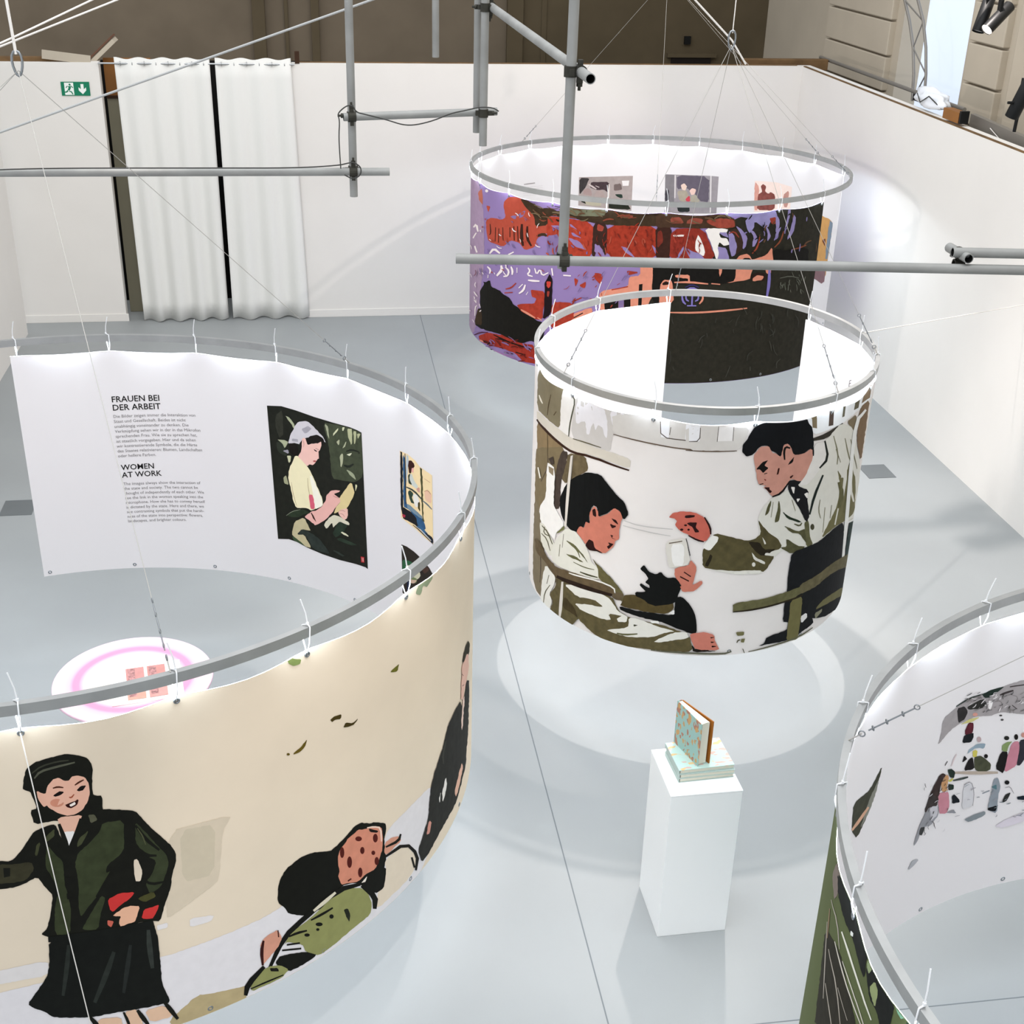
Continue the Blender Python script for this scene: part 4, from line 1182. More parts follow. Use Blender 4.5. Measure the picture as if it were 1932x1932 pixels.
D_RIGHT.paint('printed_landscape_picture', '''
@ 1672 1270 7.43
c aca6a6 710,1020 760,860 790,640 980,470 1150,360 1350,290 1650,180 1932,90 2300,20 2300,560 1932,570 1800,560 1600,540 1450,600 1250,600 1050,690 900,790
c 2c2828 985,490 1090,455 1142,540 1100,640 1000,705
c 2c2c28 1128,470 1350,350 1412,420 1330,492 1150,512
c 1c2c24 1335,290 1480,230 1662,178 1560,262 1450,342 1370,342
s 3c4440 24 975,465 1150,352 1350,290
s 3c3434 28 1590,305 1680,270 1780,240
s 3c3434 24 1730,190 1932,160
s 847c7c 10 1500,400 1600,380 1640,480 1560,520
s 847c7c 10 1750,300 1850,330 1800,420
s 3c3434 16 1760,445 1830,500
c ece8e6 1430,380 1490,390 1460,520 1430,500
e 4c4848 1600,590 22,12
e 4c4848 1620,650 22,14
c d8d088 1015,725 1180,630 1310,610 1200,682
e e0a090 1240,575 36,26
c 5c1c28 1150,690 1222,690 1212,830 1095,862 1100,790
c 101418 1088,862 1212,830 1222,882 1180,970 1055,972
c 9aaeba 1158,1060 1270,990 1385,978 1372,1052 1250,1042 1128,1132
e c8b0b0 1295,925 32,40
c d8cc60 1205,1095 1245,1070 1275,1085 1262,1172 1210,1172
c 1a1414 1075,1362 1150,1200 1210,1170 1232,1345
c 1a1414 1058,1250 1088,1148 1135,1200
c 4a4c38 1230,1345 1220,1180 1310,1150 1380,1190 1462,1270 1452,1352 1320,1392
e 1a1414 1392,1160 28,30
s c2b2a2 46 955,1392 1250,1395 1560,1390
c 8ca068 1608,1080 1620,1000 1700,955 1765,948 1720,1002 1682,1100
e 20201c 1682,905 36,30
c 14100f 1608,1090 1702,1100 1642,1405 1518,1332
c d08a98 1775,960 1852,945 1865,1080 1822,1292 1648,1392 1690,1180 1740,1020
e 17130f 1815,890 28,40
c 2c2c34 1858,940 1990,900 1990,1100 1872,1292 1818,1282 1860,1080
e d0988a 1915,862 30,34
c 3c2e2a 525,1940 600,1700 720,1450 780,1395 832,1420 760,1520 720,1820 600,1960
c d4a070 758,1545 830,1418 872,1440 842,1600 862,1645 768,1655
c d8d060 848,1505 942,1458 900,1522
c 203028 850,1350 900,1330 960,1380 940,1470 880,1450
c 203028 860,1545 942,1560 932,1622 868,1642
s 3c4440 30 930,1500 1050,1475 1140,1450
c d08c98 718,1685 862,1640 882,1852 832,1960 728,1960
s d4c4c4 18 905,1300 940,1200 980,1130
s 3c3434 16 815,1290 850,1230
c d0ced0 1078,1560 1180,1508 1225,1640 1205,1855 1048,1905
s 8c8a8c 8 1078,1560 1180,1508 1225,1640 1205,1855
c 10141c 908,1725 950,1690 1012,1760 1022,1802 918,1825
c 98a0a8 1498,1480 1562,1450 1595,1600 1562,1700 1542,1960 1408,1905 1480,1600
c 5c8088 1458,1592 1540,1548 1545,1632
s 8c949c 20 1340,1680 1440,1640
e 141414 1685,1525 34,30
c 2c2c28 1655,1702 1742,1658 1682,1782 1608,1815
s a8a4a4 10 1660,1600 1730,1580 1780,1680
c 14202c 1820,1730 1932,1710 1960,1770 1840,1770
@ 1600 1440 5.82
c 9c9ca0 878,482 982,458 985,562 902,682 818,692 752,850 708,912 758,720 830,560
c c0bec2 900,470 975,455 975,560 890,640
c 3c3634 828,532 900,330 962,360 972,462 882,472
c 3c3c3c 780,700 840,690 800,790 770,780
c 8c9498 1265,612 1400,550 1500,518 1502,562 1320,642
c 0c1014 1528,482 1632,458 1612,522 1530,512
c d6ced6 1598,692 1700,620 1900,538 1985,520 1960,620 1700,702
c 9a9aa0 1060,540 1150,500 1180,545
c b8b8bc 648,1175 690,1060 772,1048 720,1112
''', False, base=0, label='ink painting of people in a grey mountain landscape')
_o = D_RIGHT.paint('printed_brush_texture', '\n'.join([
    flecks(60, (1818, 1306, 1932, 1342), ['6c6868', 'd8d2d2', '3c3836', '8c8684'], (4, 13), (.8, 2.2), -30, 21),
    flecks(26, (1740, 1470, 1790, 1575), ['5c5856', 'c8c4c6', '3c3634'], (4, 11), (.8, 2), 110, 22),
    flecks(20, (1800, 1480, 1930, 1540), ['a8a4a8', '7c8488'], (4, 12), (.8, 1.8), -20, 23)]), False); _o['kind'] = 'stuff'
D_RIGHT.paint('printed_picture', '''
@ 1600 1440 5.82
c 3e3e2e 375,10 330,200 240,500 90,830 35,740 55,440 240,290
c 8c8c80 340,150 300,330 230,520 120,740 220,420
s e0b090 32 38,735 110,640 220,480
''', False, base=0, label='dark picture seen edge-on')
# ------------------------------------------------------------------ curtains
CURT = mat('curtain_cotton', 'e8e8e4', 0.9, spec=0.1, bump=(60, 0.05))
CHROME = mat('chrome', 'b8babb', 0.2, 0.95)
def curtain(x0, x1, xb0, xb1, folds, seed, label):
    rnd = random.Random(seed); root = empty('curtain', ((x0+x1)/2, YB-0.03, 0)); tag(root, label, 'curtain', 'white curtains in the doorway')
    nx, nz = folds*10, 14; ztop, zbot = 3.245, 0.015; mb = MB(); vs = []; fs = []
    ph = [rnd.uniform(-.5, .5) for _ in range(folds+1)]
    for j in range(nz+1):
        v = j/nz; z = ztop+(zbot-ztop)*v; amp = 0.018+0.030*v
        for i in range(nx+1):
            u = i/nx; x = (x0+(x1-x0)*u)*(1-v)+(xb0+(xb1-xb0)*u)*v; k = u*folds
            y = YB-0.03+amp*math.sin(2*math.pi*k+ph[int(min(k, folds))]*v)+0.015*v*math.sin(5*u+seed)
            zz = z+(0.012*math.cos(2*math.pi*k) if j == 0 else 0)+(0.010*math.sin(2*math.pi*k+1) if j == nz else 0)
            vs.append((x, y, zz))
    for j in range(nz):
        for i in range(nx): a = j*(nx+1)+i; fs.append((a, a+1, a+nx+2, a+nx+1))
    mb.add(vs, fs, CURT, True); o = mb.build('fabric', root, root.location)
    sm = o.modifiers.new('thick', 'SOLIDIFY'); sm.thickness = 0.003
    g = MB(); g.torus((0, 0, 0), .024, .005, CHROME, (1, 0, .0), 16, 6); me = None
    for k in range(folds*2):
        u = (k+.5)/(folds*2)
        if me is None: e = g.build('eyelet', root); me = e.data
        else: e = link('eyelet', me, root)
        e.location = Vector((x0+(x1-x0)*u, YB-0.03, 3.185))-root.location
curtain(-2.302, -1.194, -2.265, -1.195, 4, 3, 'left white eyelet curtain hanging beside the olive door')
curtain(-1.131, -0.233, -1.135, -0.150, 3, 5, 'right white eyelet curtain hanging against the back wall')
mb = MB(); mb.tube([(-2.49, YB-0.03, 3.185), (-0.19, YB-0.03, 3.185)], .011, CHROME, 10); r_ = mb.build('curtain_rod'); tag(r_, 'chrome curtain rod spanning the doorway opening', 'rod')
mb = MB(); q = on_y(560, 105, YB); mb.box((q.x, YB+0.02, 3.26), (0.055, 0.06, 0.14), mat('dark_timber', '3a2516', 0.8)); o = mb.build('timber_block', None, None, 0.004); tag(o, 'small dark timber block at the right end of the curtain rod', 'block')
# loose timber on top of the left wall panel
mb = MB(); mb.box((-3.25, YB+0.10, 3.215), (1.0, 0.10, 0.05), WOOD); o = mb.build('timber_batten', None, None, 0.004); tag(o, 'brown timber batten lying along the top of the left panel', 'timber')
mb = MB(); mb.box((-2.85, YB+0.02, 3.245), (0.55, 0.02, 0.10), STUCCO, M=Matrix.Rotation(.12, 3, 'Y')); o = mb.build('plaster_offcut'); tag(o, 'pale flat offcut resting on the left panel top', 'board')
mb = MB(); mb.box((-2.44, YB+0.28, 3.30), (0.36, 0.30, 0.05), STUCCO, M=Matrix.Rotation(-.72, 3, 'Y')); mb.box((-2.46, YB+0.28, 3.345), (0.36, 0.30, 0.02), mat('dark_edge', '6a4a3a', .8), M=Matrix.Rotation(-.72, 3, 'Y')); o = mb.build('tilted_board'); tag(o, 'tilted pale board with a brown edge above the doorway', 'board')
# exit sign
root = empty('exit_sign', (-2.783, YB-0.006, 2.89)); tag(root, 'green emergency exit sign with running figure and down arrow on left panel', 'sign')
GREEN = mat('sign_green', '0d7a58', .5); SW = mat('sign_white', 'f0f4f0', .5)
mb = MB(); mb.box((0, 0, 0), (.328, .010, .158), GREEN); mb.build('plate', root)
def flat(mb, pts, mt, y=-.0056, t=.0006):
    n = len(pts); vs = [(x, y, z) for x, z in pts]+[(x, y-t, z) for x, z in pts]
    mb.add(vs, [tuple(range(n, 2*n))]+[(i, (i+1) % n, n+(i+1) % n, n+i) for i in range(n)], mt)
mb = MB(); flat(mb, [(-.125, -.07), (-.02, -.07), (-.02, .07), (-.125, .07)], SW); mb.build('door_symbol', root)
mb = MB()
flat(mb, [(-.062+.012*math.cos(t), .048+.012*math.sin(t)) for t in [i*math.pi/6 for i in range(12)]], GREEN, -.0063)
for p in ([(-.085, .03), (-.055, .032), (-.05, .012), (-.07, -.022), (-.092, -.012), (-.078, .012)], [(-.055, .03), (-.03, .008), (-.024, .016), (-.046, .036)], [(-.085, .03), (-.105, .008), (-.112, .014), (-.092, .036)], [(-.07, -.022), (-.045, -.03), (-.03, -.062), (-.042, -.066), (-.056, -.04), (-.08, -.03)], [(-.092, -.012), (-.082, -.026), (-.105, -.044), (-.135, -.044), (-.135, -.032), (-.11, -.03)]):
    flat(mb, p, GREEN, -.0063)
mb.build('running_figure', root)
mb = MB(); flat(mb, [(.062, .055), (.096, .055), (.096, -.005), (.122, .018), (.122, -.018), (.079, -.062), (.036, -.018), (.036, .018), (.062, -.005)], SW); mb.build('arrow', root)
# ------------------------------------------------------------------ pedestal and books
PW = mat('plinth_paint', 'eceeee', .6, spec=.2)
RZP = 0.014
root = empty('pedestal', (1.905, 5.415, 0), RZP); tag(root, 'white square pedestal carrying the stack of books', 'pedestal')
mb = MB(); mb.box((0, 0, .4875), (.395, .405, .975), PW); mb.build('body', root, None, .003)
mb = MB(); mb.box((0, 0, .98), (.397, .407, .010), PW); mb.build('top_panel', root, None, .002)
def cover_mat(name, base, acc, acc2, sc):
    mt = bpy.data.materials.new(name); mt.use_nodes = True; nt = mt.node_tree; b = nt.nodes['Principled BSDF']; b.inputs['Roughness'].default_value = .5
    tc = nt.nodes.new('ShaderNodeTexCoord'); n = nt.nodes.new('ShaderNodeTexVoronoi'); n.inputs['Scale'].default_value = sc
    mp = nt.nodes.new('ShaderNodeMapping'); mp.inputs['Scale'].default_value = (1, 2.2, 1.4); mp.inputs['Rotation'].default_value = (.3, .5, .8)
    nt.links.new(tc.outputs['Object'], mp.inputs['Vector']); nt.links.new(mp.outputs['Vector'], n.inputs['Vector'])
    r = nt.nodes.new('ShaderNodeValToRGB'); r.color_ramp.interpolation = 'CONSTANT'; e = r.color_ramp.elements
    e[0].position = 0; e[0].color = (*lin(base), 1); e[1].position = .55; e[1].color = (*lin(acc), 1)
    k = e.new(.72); k.color = (*lin(base), 1); k = e.new(.86); k.color = (*lin(acc2), 1)
    sp = nt.nodes.new('ShaderNodeSeparateColor'); nt.links.new(n.outputs['Color'], sp.inputs[0]); nt.links.new(sp.outputs[0], r.inputs['Fac']); nt.links.new(r.outputs['Color'], b.inputs['Base Color']); return mt
COV = cover_mat('book_cover_mint', 'b4cfc8', 'd3b481', 'c9aaa0', 26); COV2 = cover_mat('book_cover_teal', '94b8b2', 'c09660', 'a87560', 30)
PAGE = mat('book_pages', 'dcd8c8', .8); SPINE = mat('book_board', 'a9b9b4', .6); RUST = mat('book_back_rust', 'a0601f', .6)
zb = .985
names = ['bottom mint book of the stack on the pedestal', 'middle mint book of the stack on the pedestal', 'top mint book of the stack under the standing one']
for k, (dx, dy, rz, th) in enumerate(((0, 0, .05, .026), (.004, -.003, .03, .026), (-.002, .004, .055, .026))):
    root = empty('book', (1.928+dx, 5.445+dy, zb), rz); tag(root, names[k], 'book', 'mint books on the pedestal')
    mb = MB(); mb.box((0, 0, .0015), (.310, .245, .003), SPINE); mb.build('back_cover', root)
    mb = MB(); mb.box((0, 0, th-.0015), (.310, .245, .003), COV if k == 2 else SPINE); mb.build('front_cover', root)
    mb = MB(); mb.box((-.1535, 0, th/2), (.003, .245, th-.006), SPINE); mb.build('spine', root)
    mb = MB(); mb.box((.003, 0, th/2), (.298, .236, th-.0062), PAGE); mb.build('pages', root)
    zb += th+.0002
root = empty('book', (0, 0, zb)); tag(root, 'upright mint and orange book standing slightly open on the stack', 'book', 'mint books on the pedestal')
S_ = Vector((1.815, 5.564)); F_ = Vector((1.884, 5.339)); B_ = Vector((1.951, 5.359)); n_ = Vector((.93, .30)); S2 = S_+n_*.028; hB = .270
def wedge(mb, pts, z0, z1, mt):
    n = len(pts); vs = [(p.x, p.y, z0) for p in pts]+[(p.x, p.y, z1) for p in pts]
    mb.add(vs, [tuple(range(n))[::-1], tuple(range(n, 2*n))]+[(i, (i+1) % n, n+(i+1) % n, n+i) for i in range(n)], mt)
d_ = (F_-S_).normalized(); nn = Vector((d_.y, -d_.x)); nn = nn if nn.dot(n_) > 0 else -nn
mb = MB(); wedge(mb, [S_, F_, F_+nn*.003, S_+nn*.003], 0, hB, COV2); mb.build('front_cover', root)
d2 = (B_-S2).normalized(); nb = Vector((d2.y, -d2.x)); nb = nb if nb.dot(n_) > 0 else -nb
mb = MB(); wedge(mb, [S2, B_, B_+nb*.006, S2+nb*.006], 0, hB, RUST); mb.build('back_cover', root)
mb = MB(); wedge(mb, [S_+nn*.0035-d_*.003, S2-d_*.003, S2-d_*.006, S_-d_*.006], 0, hB, COV2); mb.build('spine', root)
F2 = F_+nn*.0035-d_*.008; B2 = B_-nb*.001-d2*.010
mb = MB(); wedge(mb, [S_+nn*.0038, F2, F2*.35+B2*.65-d_*.004, B2*.8+F2*.2, S2-nb*.001], .004, hB-.004, PAGE); mb.build('pages', root)
# ------------------------------------------------------------------ round table with the booklet
def ring_mat():
    mt = bpy.data.materials.new('tabletop_pink_ring'); mt.use_nodes = True; nt = mt.node_tree; b = nt.nodes['Principled BSDF']; b.inputs['Roughness'].default_value = .45
    tc = nt.nodes.new('ShaderNodeTexCoord'); le = nt.nodes.new('ShaderNodeVectorMath'); le.operation = 'LENGTH'
    mu = nt.nodes.new('ShaderNodeVectorMath'); mu.operation = 'MULTIPLY'; mu.inputs[1].default_value = (2.0, 2.0, 0)
    nt.links.new(tc.outputs['Object'], mu.inputs[0]); nt.links.new(mu.outputs[0], le.inputs[0])
    r = nt.nodes.new('ShaderNodeValToRGB'); e = r.color_ramp.elements
    e[0].position = 0; e[0].color = (*lin('efe3cf'), 1); e[1].position = 1; e[1].color = (*lin('ecc6d6'), 1)
    for p, h in ((.48, 'efe2cf'), (.60, 'ebc4cc'), (.66, 'e48fb0'), (.725, 'e48fb0'), (.77, 'e8b8c9'), (.90, 'e9c9d6')):
        k = e.new(p); k.color = (*lin(h), 1)
    nt.links.new(le.outputs['Value'], r.inputs['Fac']); nt.links.new(r.outputs['Color'], b.inputs['Base Color']); return mt
root = empty('round_table', (-1.263, 7.05, 0)); tag(root, 'round white table with a pink ring on its top inside the largest drum', 'table')
mb = MB(); mb.lathe((0, 0, .70), [(.485, 0), (.49, .004), (.49, .018), (.487, .02)], ring_mat(), 64); mb.build('tabletop', root)
mb = MB(); mb.lathe((0, 0, .03), [(.035, 0), (.035, .67)], PW, 20); mb.build('leg', root)
mb = MB(); mb.lathe((0, 0, 0), [(.24, 0), (.24, .012), (.05, .03)], PW, 32); mb.build('base', root)
root = empty('booklet', (-1.185, 6.985, .7203), .16); tag(root, 'open white booklet with four pink pictures on the round table', 'booklet')
for sx in (-1, 1):
    mb = MB(); mb.box((sx*.108+.01, 0, .003), (.214, .42, .004), mat('booklet_paper', 'faf8f4', .7), M=Matrix.Rotation(-.012*sx, 3, 'Y')); mb.build('page', root)
for x, y, wx, wy, h in ((-.055, .098, .11, .17, 'd89c96'), (.075, .098, .11, .17, 'd69890'), (-.055, -.09, .11, .17, 'dfae9c'), (.075, -.09, .11, .17, 'e0a8a0')):
    mb = MB(); mb.box((x, y, .0068), (wx, wy, .0006), ink(h)); p = mb.build('picture', root)
    mb = MB(); mb.box((x-.022, y+.01, .0073), (wx*.4, wy*.75, .0005), mat('ink_print', 'a87a78', .7, noise=(60, .5))); mb.build('figure_print', p)
# ------------------------------------------------------------------ scaffold rig
GALV = mat('galvanised_tube', '919290', .55, .3, .4, noise=(5, .14)); IN = mat('tube_inside', '0a0a0a', .9); CAST = mat('cast_coupler', '3d3c36', .6, .6, noise=(20, .2)); CABLE = mat('black_cable', '3a3a38', .6)
TR = .02415
rig = empty('scaffold_rig', (1.2, 7.0, 3.6)); tag(rig, 'galvanised steel scaffold tubes with couplers hanging across the upper frame', 'scaffold')
def tube(a, b): mb = MB(); mb.pipe(a, b, TR, GALV, IN); return mb.build('tube', rig, rig.location)
def coupler(P1, ax1, P2, ax2):
    """two clamp bands round two crossing tubes (centre points P1, P2), joined by a block, each with a bolt"""
    P1 = Vector(P1); P2 = Vector(P2); n_ = (P2-P1).normalized(); mb = MB()
    for cc, ax in ((P1, ax1), (P2, ax2)):
        ax = Vector(ax).normalized(); v = (n_-ax*n_.dot(ax)).normalized(); u = ax.cross(v)
        k = 16; ring = [cc+(u*math.cos(2*math.pi*i/k)+v*math.sin(2*math.pi*i/k))*(TR+.006) for i in range(k)]
        vs = [q+ax*.024 for q in ring]+[q-ax*.024 for q in ring]+[cc+(q-cc)*.80+ax*.024 for q in ring]+[cc+(q-cc)*.80-ax*.024 for q in ring]; fs = []
        for i in range(k):
            j = (i+1) % k; fs += [(i, j, k+j, k+i), (i, 2*k+i, 2*k+j, j), (k+i, k+j, 3*k+j, 3*k+i)]
        mb.add(vs, fs, CAST)
        mb.box(cc+u*(TR+.014), (.026, .026, .026), CAST); mb.box(cc-u*(TR+.012), (.022, .022, .030), CAST)
    mb.box((P1+P2)/2, (.028, .028, .028), CAST)
    o = mb.build('coupler', rig, rig.location)
    for cc, ax in ((P1, ax1), (P2, ax2)):
        ax = Vector(ax).normalized(); v = (n_-ax*n_.dot(ax)).normalized(); u = ax.cross(v)
        b = MB(); b.tube([cc+u*(TR+.006), cc+u*(TR+.060)], .0075, CAST, 6); b.tube([cc+u*(TR+.028), cc+u*(TR+.042)], .015, CAST, 6); b.build('bolt', o, rig.location)
A = on_z(860, 488, 3.65); B = on_z(1400, 499, 3.65); dTR = (B-A).normalized()
tube(A, A+dTR*4.6)
v1 = on_z(1065, 492, 3.65); V1 = Vector((v1.x, v1.y+.052, 0))
tube((V1.x, V1.y, 3.60), (V1.x+.01, V1.y, 6.4))
coupler(v1, dTR, (V1.x, V1.y, v1.z), (0, 0, 1))
e0 = on_y(1108, 149, 5.83); e1 = on_y(926, 12, 8.12); dd = (e1-e0).normalized()
e0.x = V1.x+.056; e0.z += .0; dd = (e1-e0).normalized(); tube(e0, e1+dd*.25); pe = e0+dd*((V1.y-e0.y)/dd.y); coupler((V1.x, V1.y, pe.z), (0, 0, 1), pe, dd)
c2 = on_y(1797, 476, 5.75); tube(c2, c2+dTR*1.6)
k2 = on_z(1808, 500, 3.65); coupler(k2, dTR, k2+Vector((0, 0, .056)), (0, 1, 0))
tube(k2+Vector((0, -.09, .055)), k2+Vector((0, .12, .055)))
v2 = on_y(911, 275, 8.05); tube((v2.x, 8.05, v2.z), (v2.x+.01, 8.05, 6.6))
v2b = on_y(903, 250, 8.16); tube((v2b.x-.012, 8.16, v2b.z), (v2b.x-.012, 8.16, 6.6))
coupler((v2.x+.004, 8.05, e1.z), (0, 0, 1), e1, dd)
t0 = on_y(648, 221, 8.0); t1 = on_y(942, 216, 8.0); t1.y = 8.11; tube(t0, t1); dT = (t1-t0).normalized()
v3 = on_y(668, 372, 8.03); V3 = Vector((v3.x, 8.05, v3.z)); tube(V3, (V3.x+.006, 8.05, 6.6))
coupler(t0+dT*((V3.x-t0.x)/dT.x), dT, (V3.x+.002, 8.05, t0.z), (0, 0, 1)); coupler(t0+dT*((v2.x-t0.x)/dT.x), dT, (v2.x, 8.05, t1.z), (0, 0, 1))
l0 = on_y(-60, 326, 7.99); l1 = on_y(735, 324, 7.99); tube(l0, l1); dl = (l1-l0).normalized(); pl = l0+dl*((V3.x-l0.x)/dl.x); coupler(pl, dl, (V3.x+.001, 8.05, pl.z), (0, 0, 1))
v4 = on_y(822, 108, 9.5); tube(v4, (v4.x, 9.5, 6.8))
mb = MB(); pts = [on_y(x, y, 7.95) for x, y in ((-40, 322), (60, 318), (200, 317), (400, 317), (560, 317), (640, 312), (655, 308), (668, 306), (682, 316), (680, 332), (665, 338), (650, 330))]; mb.tube(soft_path(pts), .004, CABLE, 6); mb.build('black_cable', rig, rig.location)
mb = MB(); pts = [on_y(x, y, 7.94) for x, y in ((643, 318), (639, 260), (641, 226), (636, 215), (652, 200), (665, 198), (672, 212), (690, 216), (730, 226), (760, 236), (785, 236), (820, 227), (850, 214), (880, 208), (905, 202), (930, 203), (941, 210))]; mb.tube(soft_path(pts), .004, CABLE, 6); mb.build('black_cable', rig, rig.location)
# diagonal grey cable and the white ropes
mb = MB(); a = on_y(-60, 271, 9.0); b = on_y(760, -21, 9.0); mb.tube([a, b], .0075, mat('grey_rope', 'a9abab', .7), 8); o = mb.build('steel_cable'); tag(o, 'straight grey cable running diagonally across the upper left', 'cable')
mb = MB(); mb.tube([on_y(-40, 104, 6.3), on_y(300, -32, 7.2)], .0045, CORD, 6); o = mb.build('white_rope'); tag(o, 'upper of the two white ropes in the top left corner', 'rope')
mb = MB(); mb.tube([on_y(-40, 100, 6.3), on_y(26, 70, 6.42), on_y(215, -20, 7.0)], .0045, CORD, 6); o = mb.build('white_rope'); tag(o, 'lower of the two white ropes in the top left corner', 'rope')
mb = MB(); mb.tube([on_y(1295, -18, 9.5), on_y(1381, 76, 9.55), on_y(1407, 121, 9.6)], .007, CORD, 7); o = mb.build('white_rope'); tag(o, 'slanting white rope passing above the smallest drum', 'rope')
e = D_LEFT.pt(-81.6, -.13, .01); b = D_LEFT.pt(-79.5, -1.80, .03)
mb = MB(); mb.tube([e, e*.5+b*.5+Vector((0, -.01, 0)), b], .0022, CORD, 6); o = mb.build('white_string'); tag(o, 'thin white string hanging over the standing woman on the largest drum', 'string')
e = D_MID.pt(4, -.02, .014); mb = MB(); mb.tube([e, on_x(1932, 575, 6.2)], .0035, CORD, 6); o = mb.build('white_string'); tag(o, 'pale string running from the smallest drum to the right wall', 'string')
# ------------------------------------------------------------------ lights, truss and clutter above the right wall
BLK = mat('black_metal', '141516', .45, .3)
def spotlight(px, py, dist, aim, label, lit, group):
    d = ray(px, py).normalized(); c = EYE+d*dist; root = empty('spotlight', c); tag(root, label, 'spotlight', group)
    ax = (Vector(aim)-c).normalized(); R = ax.to_track_quat('Z', 'Y').to_matrix()
    mb = MB(); prof = [(.040, -.13), (.045, -.125), (.046, .12), (.046, .135)]; n = 24; vs = []; fs = []
    for r_, z in prof:
        for k in range(n): vs.append(R@Vector((r_*math.cos(2*math.pi*k/n), r_*math.sin(2*math.pi*k/n), z)))
    for i in range(len(prof)-1):
        for k in range(n): fs.append((i*n+k, i*n+(k+1) % n, (i+1)*n+(k+1) % n, (i+1)*n+k))
    fs.append(tuple(range(n))[::-1]); mb.add(vs, fs, BLK, True); mb.build('housing', root)
    mb = MB(); mb.add([R@Vector((.043*math.cos(2*math.pi*k/n), .043*math.sin(2*math.pi*k/n), .128)) for k in range(n)], [tuple(range(n))], mat('spot_lens_lit', 'fff8ee', .3, emit=('fff4e6', 6.0)) if lit else mat('spot_lens_dark', '101214', .2)); mb.build('lens', root)
    mb = MB(); mb.box((0, 0, .075), (.02, .05, .10), BLK); mb.build('yoke', root)
    return root, c, ax
s1, c1, a1 = spotlight(1884, 33, 11.0, (1.2, 8.2, 1.0), 'lit black track spotlight at the top right', True, 'black track spotlights')
s2, c2_, a2 = spotlight(1857, 26, 11.1, (4.4, 9.4, 2.2), 'unlit black track spotlight left of the lit one', False, 'black track spotlights')
l = bpy.data.lights.new('spot_beam', 'SPOT'); l.energy = 260; l.spot_size = math.radians(40); l.spot_blend = .6; l.color = WARM; l.shadow_soft_size = .05
lo = bpy.data.objects.new('spot_beam', l); C.objects.link(lo); lo.parent = s1; lo.location = a1*.15; lo.rotation_euler = a1.to_track_quat('-Z', 'Y').to_euler()
mb = MB(); mb.tube([c2_+Vector((-.6, -.05, .14)), c1+Vector((1.6, .05, .125))], .02, BLK, 4); o = mb.build('lighting_track'); tag(o, 'black lighting track carrying the two spotlights at top right', 'track')
s3, c3, a3 = spotlight(1927, 185, 9.6, (4.0, 9.0, 1.0), 'black spotlight clamped at the right picture edge', False, 'black track spotlights')
mb = MB(); mb.tube([(0, 0, .05), (0, .01, -.22)], .012, BLK, 8); mb.tube([(-.09, 0, -.03), (.09, 0, -.03)], .010, BLK, 6); mb.build('clamp_arm', s3)
PIPE = mat('grey_pipe', '8e8a84', .5, .5)
mb = MB(); a = on_x(1548, 108, 6.75); b = on_x(1820, 207, 6.75); mb.tube([a, b], .022, PIPE, 10); pipe = mb.build('rail_pipe'); tag(pipe, 'grey pipe running above the right wall below the window', 'pipe')
mb = MB(); a = on_x(1835, 226, 6.55); b = on_x(1990, 296, 6.55); mb.box((a+b)/2, ((b-a).length, .06, .12), PIPE, M=(b-a).to_track_quat('X', 'Z').to_matrix()); o = mb.build('beam'); tag(o, 'grey beam behind the right wall top at the picture edge', 'beam')
root = empty('curved_truss', on_x(1735, 190, 7.05)); tag(root, 'curved grey metal truss rising in front of the bright window', 'truss')
chA = [on_x(x, y, 7.05) for x, y in ((1703, -60), (1707, 0), (1716, 40), (1723, 90), (1724, 140), (1721, 190))]; chB = [on_x(x, y, 7.05) for x, y in ((1722, -60), (1732, 0), (1742, 40), (1747, 90), (1747, 140), (1743, 195))]
for ch in (chA, chB): mb = MB(); mb.tube(ch, .018, PIPE, 8); mb.build('chord', root, root.location)
for i in range(5):
    mb = MB(); p, q = (chA[i], chB[i+1]) if i % 2 else (chB[i], chA[i+1]); mb.tube([p, q], .009, PIPE, 6); mb.build('brace', root, root.location)
mb = MB(); p = on_x(1740, 186, 6.85); mb.box(p, (.10, .28, .07), BLK); mb.tube([p+Vector((0, -.2, .02)), p+Vector((0, .2, .02))], .018, BLK, 8); o = mb.build('base_clamp', root, root.location)
p = on_x(1815, 238, 6.42); mb = MB(); mb.box((6.33, p.y, HW+.075), (.10, .34, .10), OCHRE); root = empty('timber_offcut', (6.33, p.y, HW+.024)); tag(root, 'orange-brown timber offcut on top of the right wall', 'timber'); mb.build('body', root, root.location)
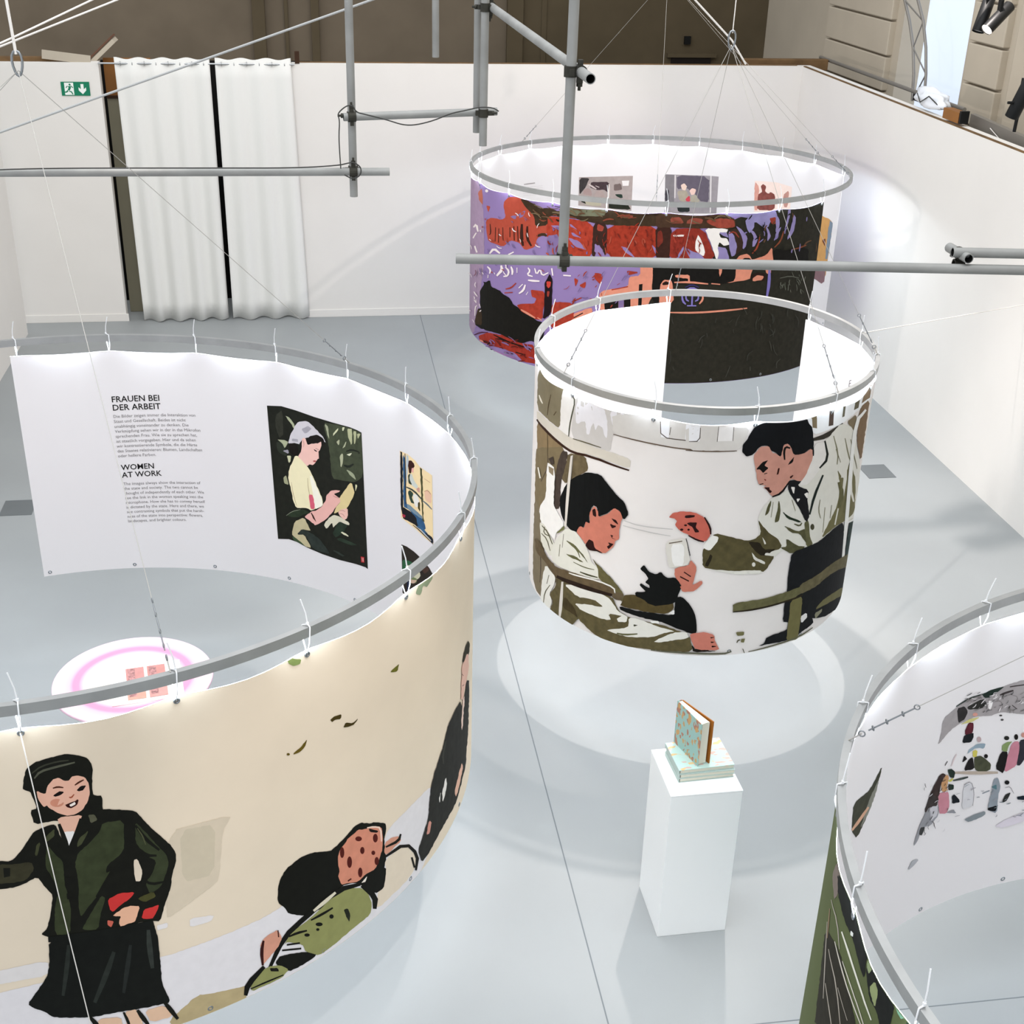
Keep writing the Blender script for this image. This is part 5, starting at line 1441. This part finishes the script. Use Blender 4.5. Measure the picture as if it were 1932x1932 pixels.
mb = MB(); mb.box((6.33, p.y-.185, HW+.085), (.09, .03, .12), BLK); mb.build('end_cap', root, root.location)
p = on_x(1785, 214, 6.6); root = empty('window_light_blob', (6.42, p.y, HW+.024)); tag(root, 'white shape standing in for bright window light on the right wall top', 'blob')  # added white shape imitating light coming through the window's lower part
bm = bmesh.new(); bmesh.ops.create_icosphere(bm, subdivisions=3, radius=1.0)
for v in bm.verts:
    n = 1+.16*math.sin(5*v.co.x+3*v.co.y)+.12*math.sin(7*v.co.z+4*v.co.y); v.co = Vector((v.co.x*.09*n, v.co.y*.34*n, max(v.co.z*.10*n+.09, 0.0)))
me = bpy.data.meshes.new('sheet'); bm.to_mesh(me); bm.free(); me.materials.append(mat('window_light_white', 'eef3fa', .35))
for q_ in me.polygons: q_.use_smooth = True
link('sheet', me, root)
mb = MB(); q0 = Vector((-.06, -.1, .16)); mb.tube([Vector((-.10, .16, .13)), Vector((-.12, .02, .06)), Vector((-.10, -.12, .14)), Vector((-.05, -.34, .05))], .006, CABLE, 6); mb.build('cord', root)
# thin cords over the right wall
for i in range(2):
    mb = MB(); a = on_x(1868+i*4, 242+i, 6.5+i*.06); b = on_x(1940, 300+i*6, 6.5+i*.06); mb.tube([a, (a+b)/2+Vector((0, 0, -.05)), b], .004, CORD, 6); o = mb.build('loose_rope'); tag(o, ['inner', 'outer'][i]+' of two white cords over the beam at the right edge', 'rope')
# small dark vent on the hall wall and rubble on the wall end
q = on_y(1297, 76, YH-.08); mb = MB(); mb.box((q.x, YH-.06, q.z), (.10, .08, .12), BLK); mb.box((q.x, YH-.03, q.z), (.14, .04, .16), PLASTER2); o = mb.build('wall_lamp'); tag(o, 'small dark fitting on the old hall wall', 'fitting')
mb = MB(); a = on_y(1400, 118, 17.0); b = on_y(1560, 118, 17.0); mb.box(((a.x+b.x)/2, 17.0, a.z-.02), (b.x-a.x, .12, .14), WOOD); o = mb.build('timber_beam', None, None, .01); tag(o, 'brown timber beam behind the back wall top near the corner', 'timber')
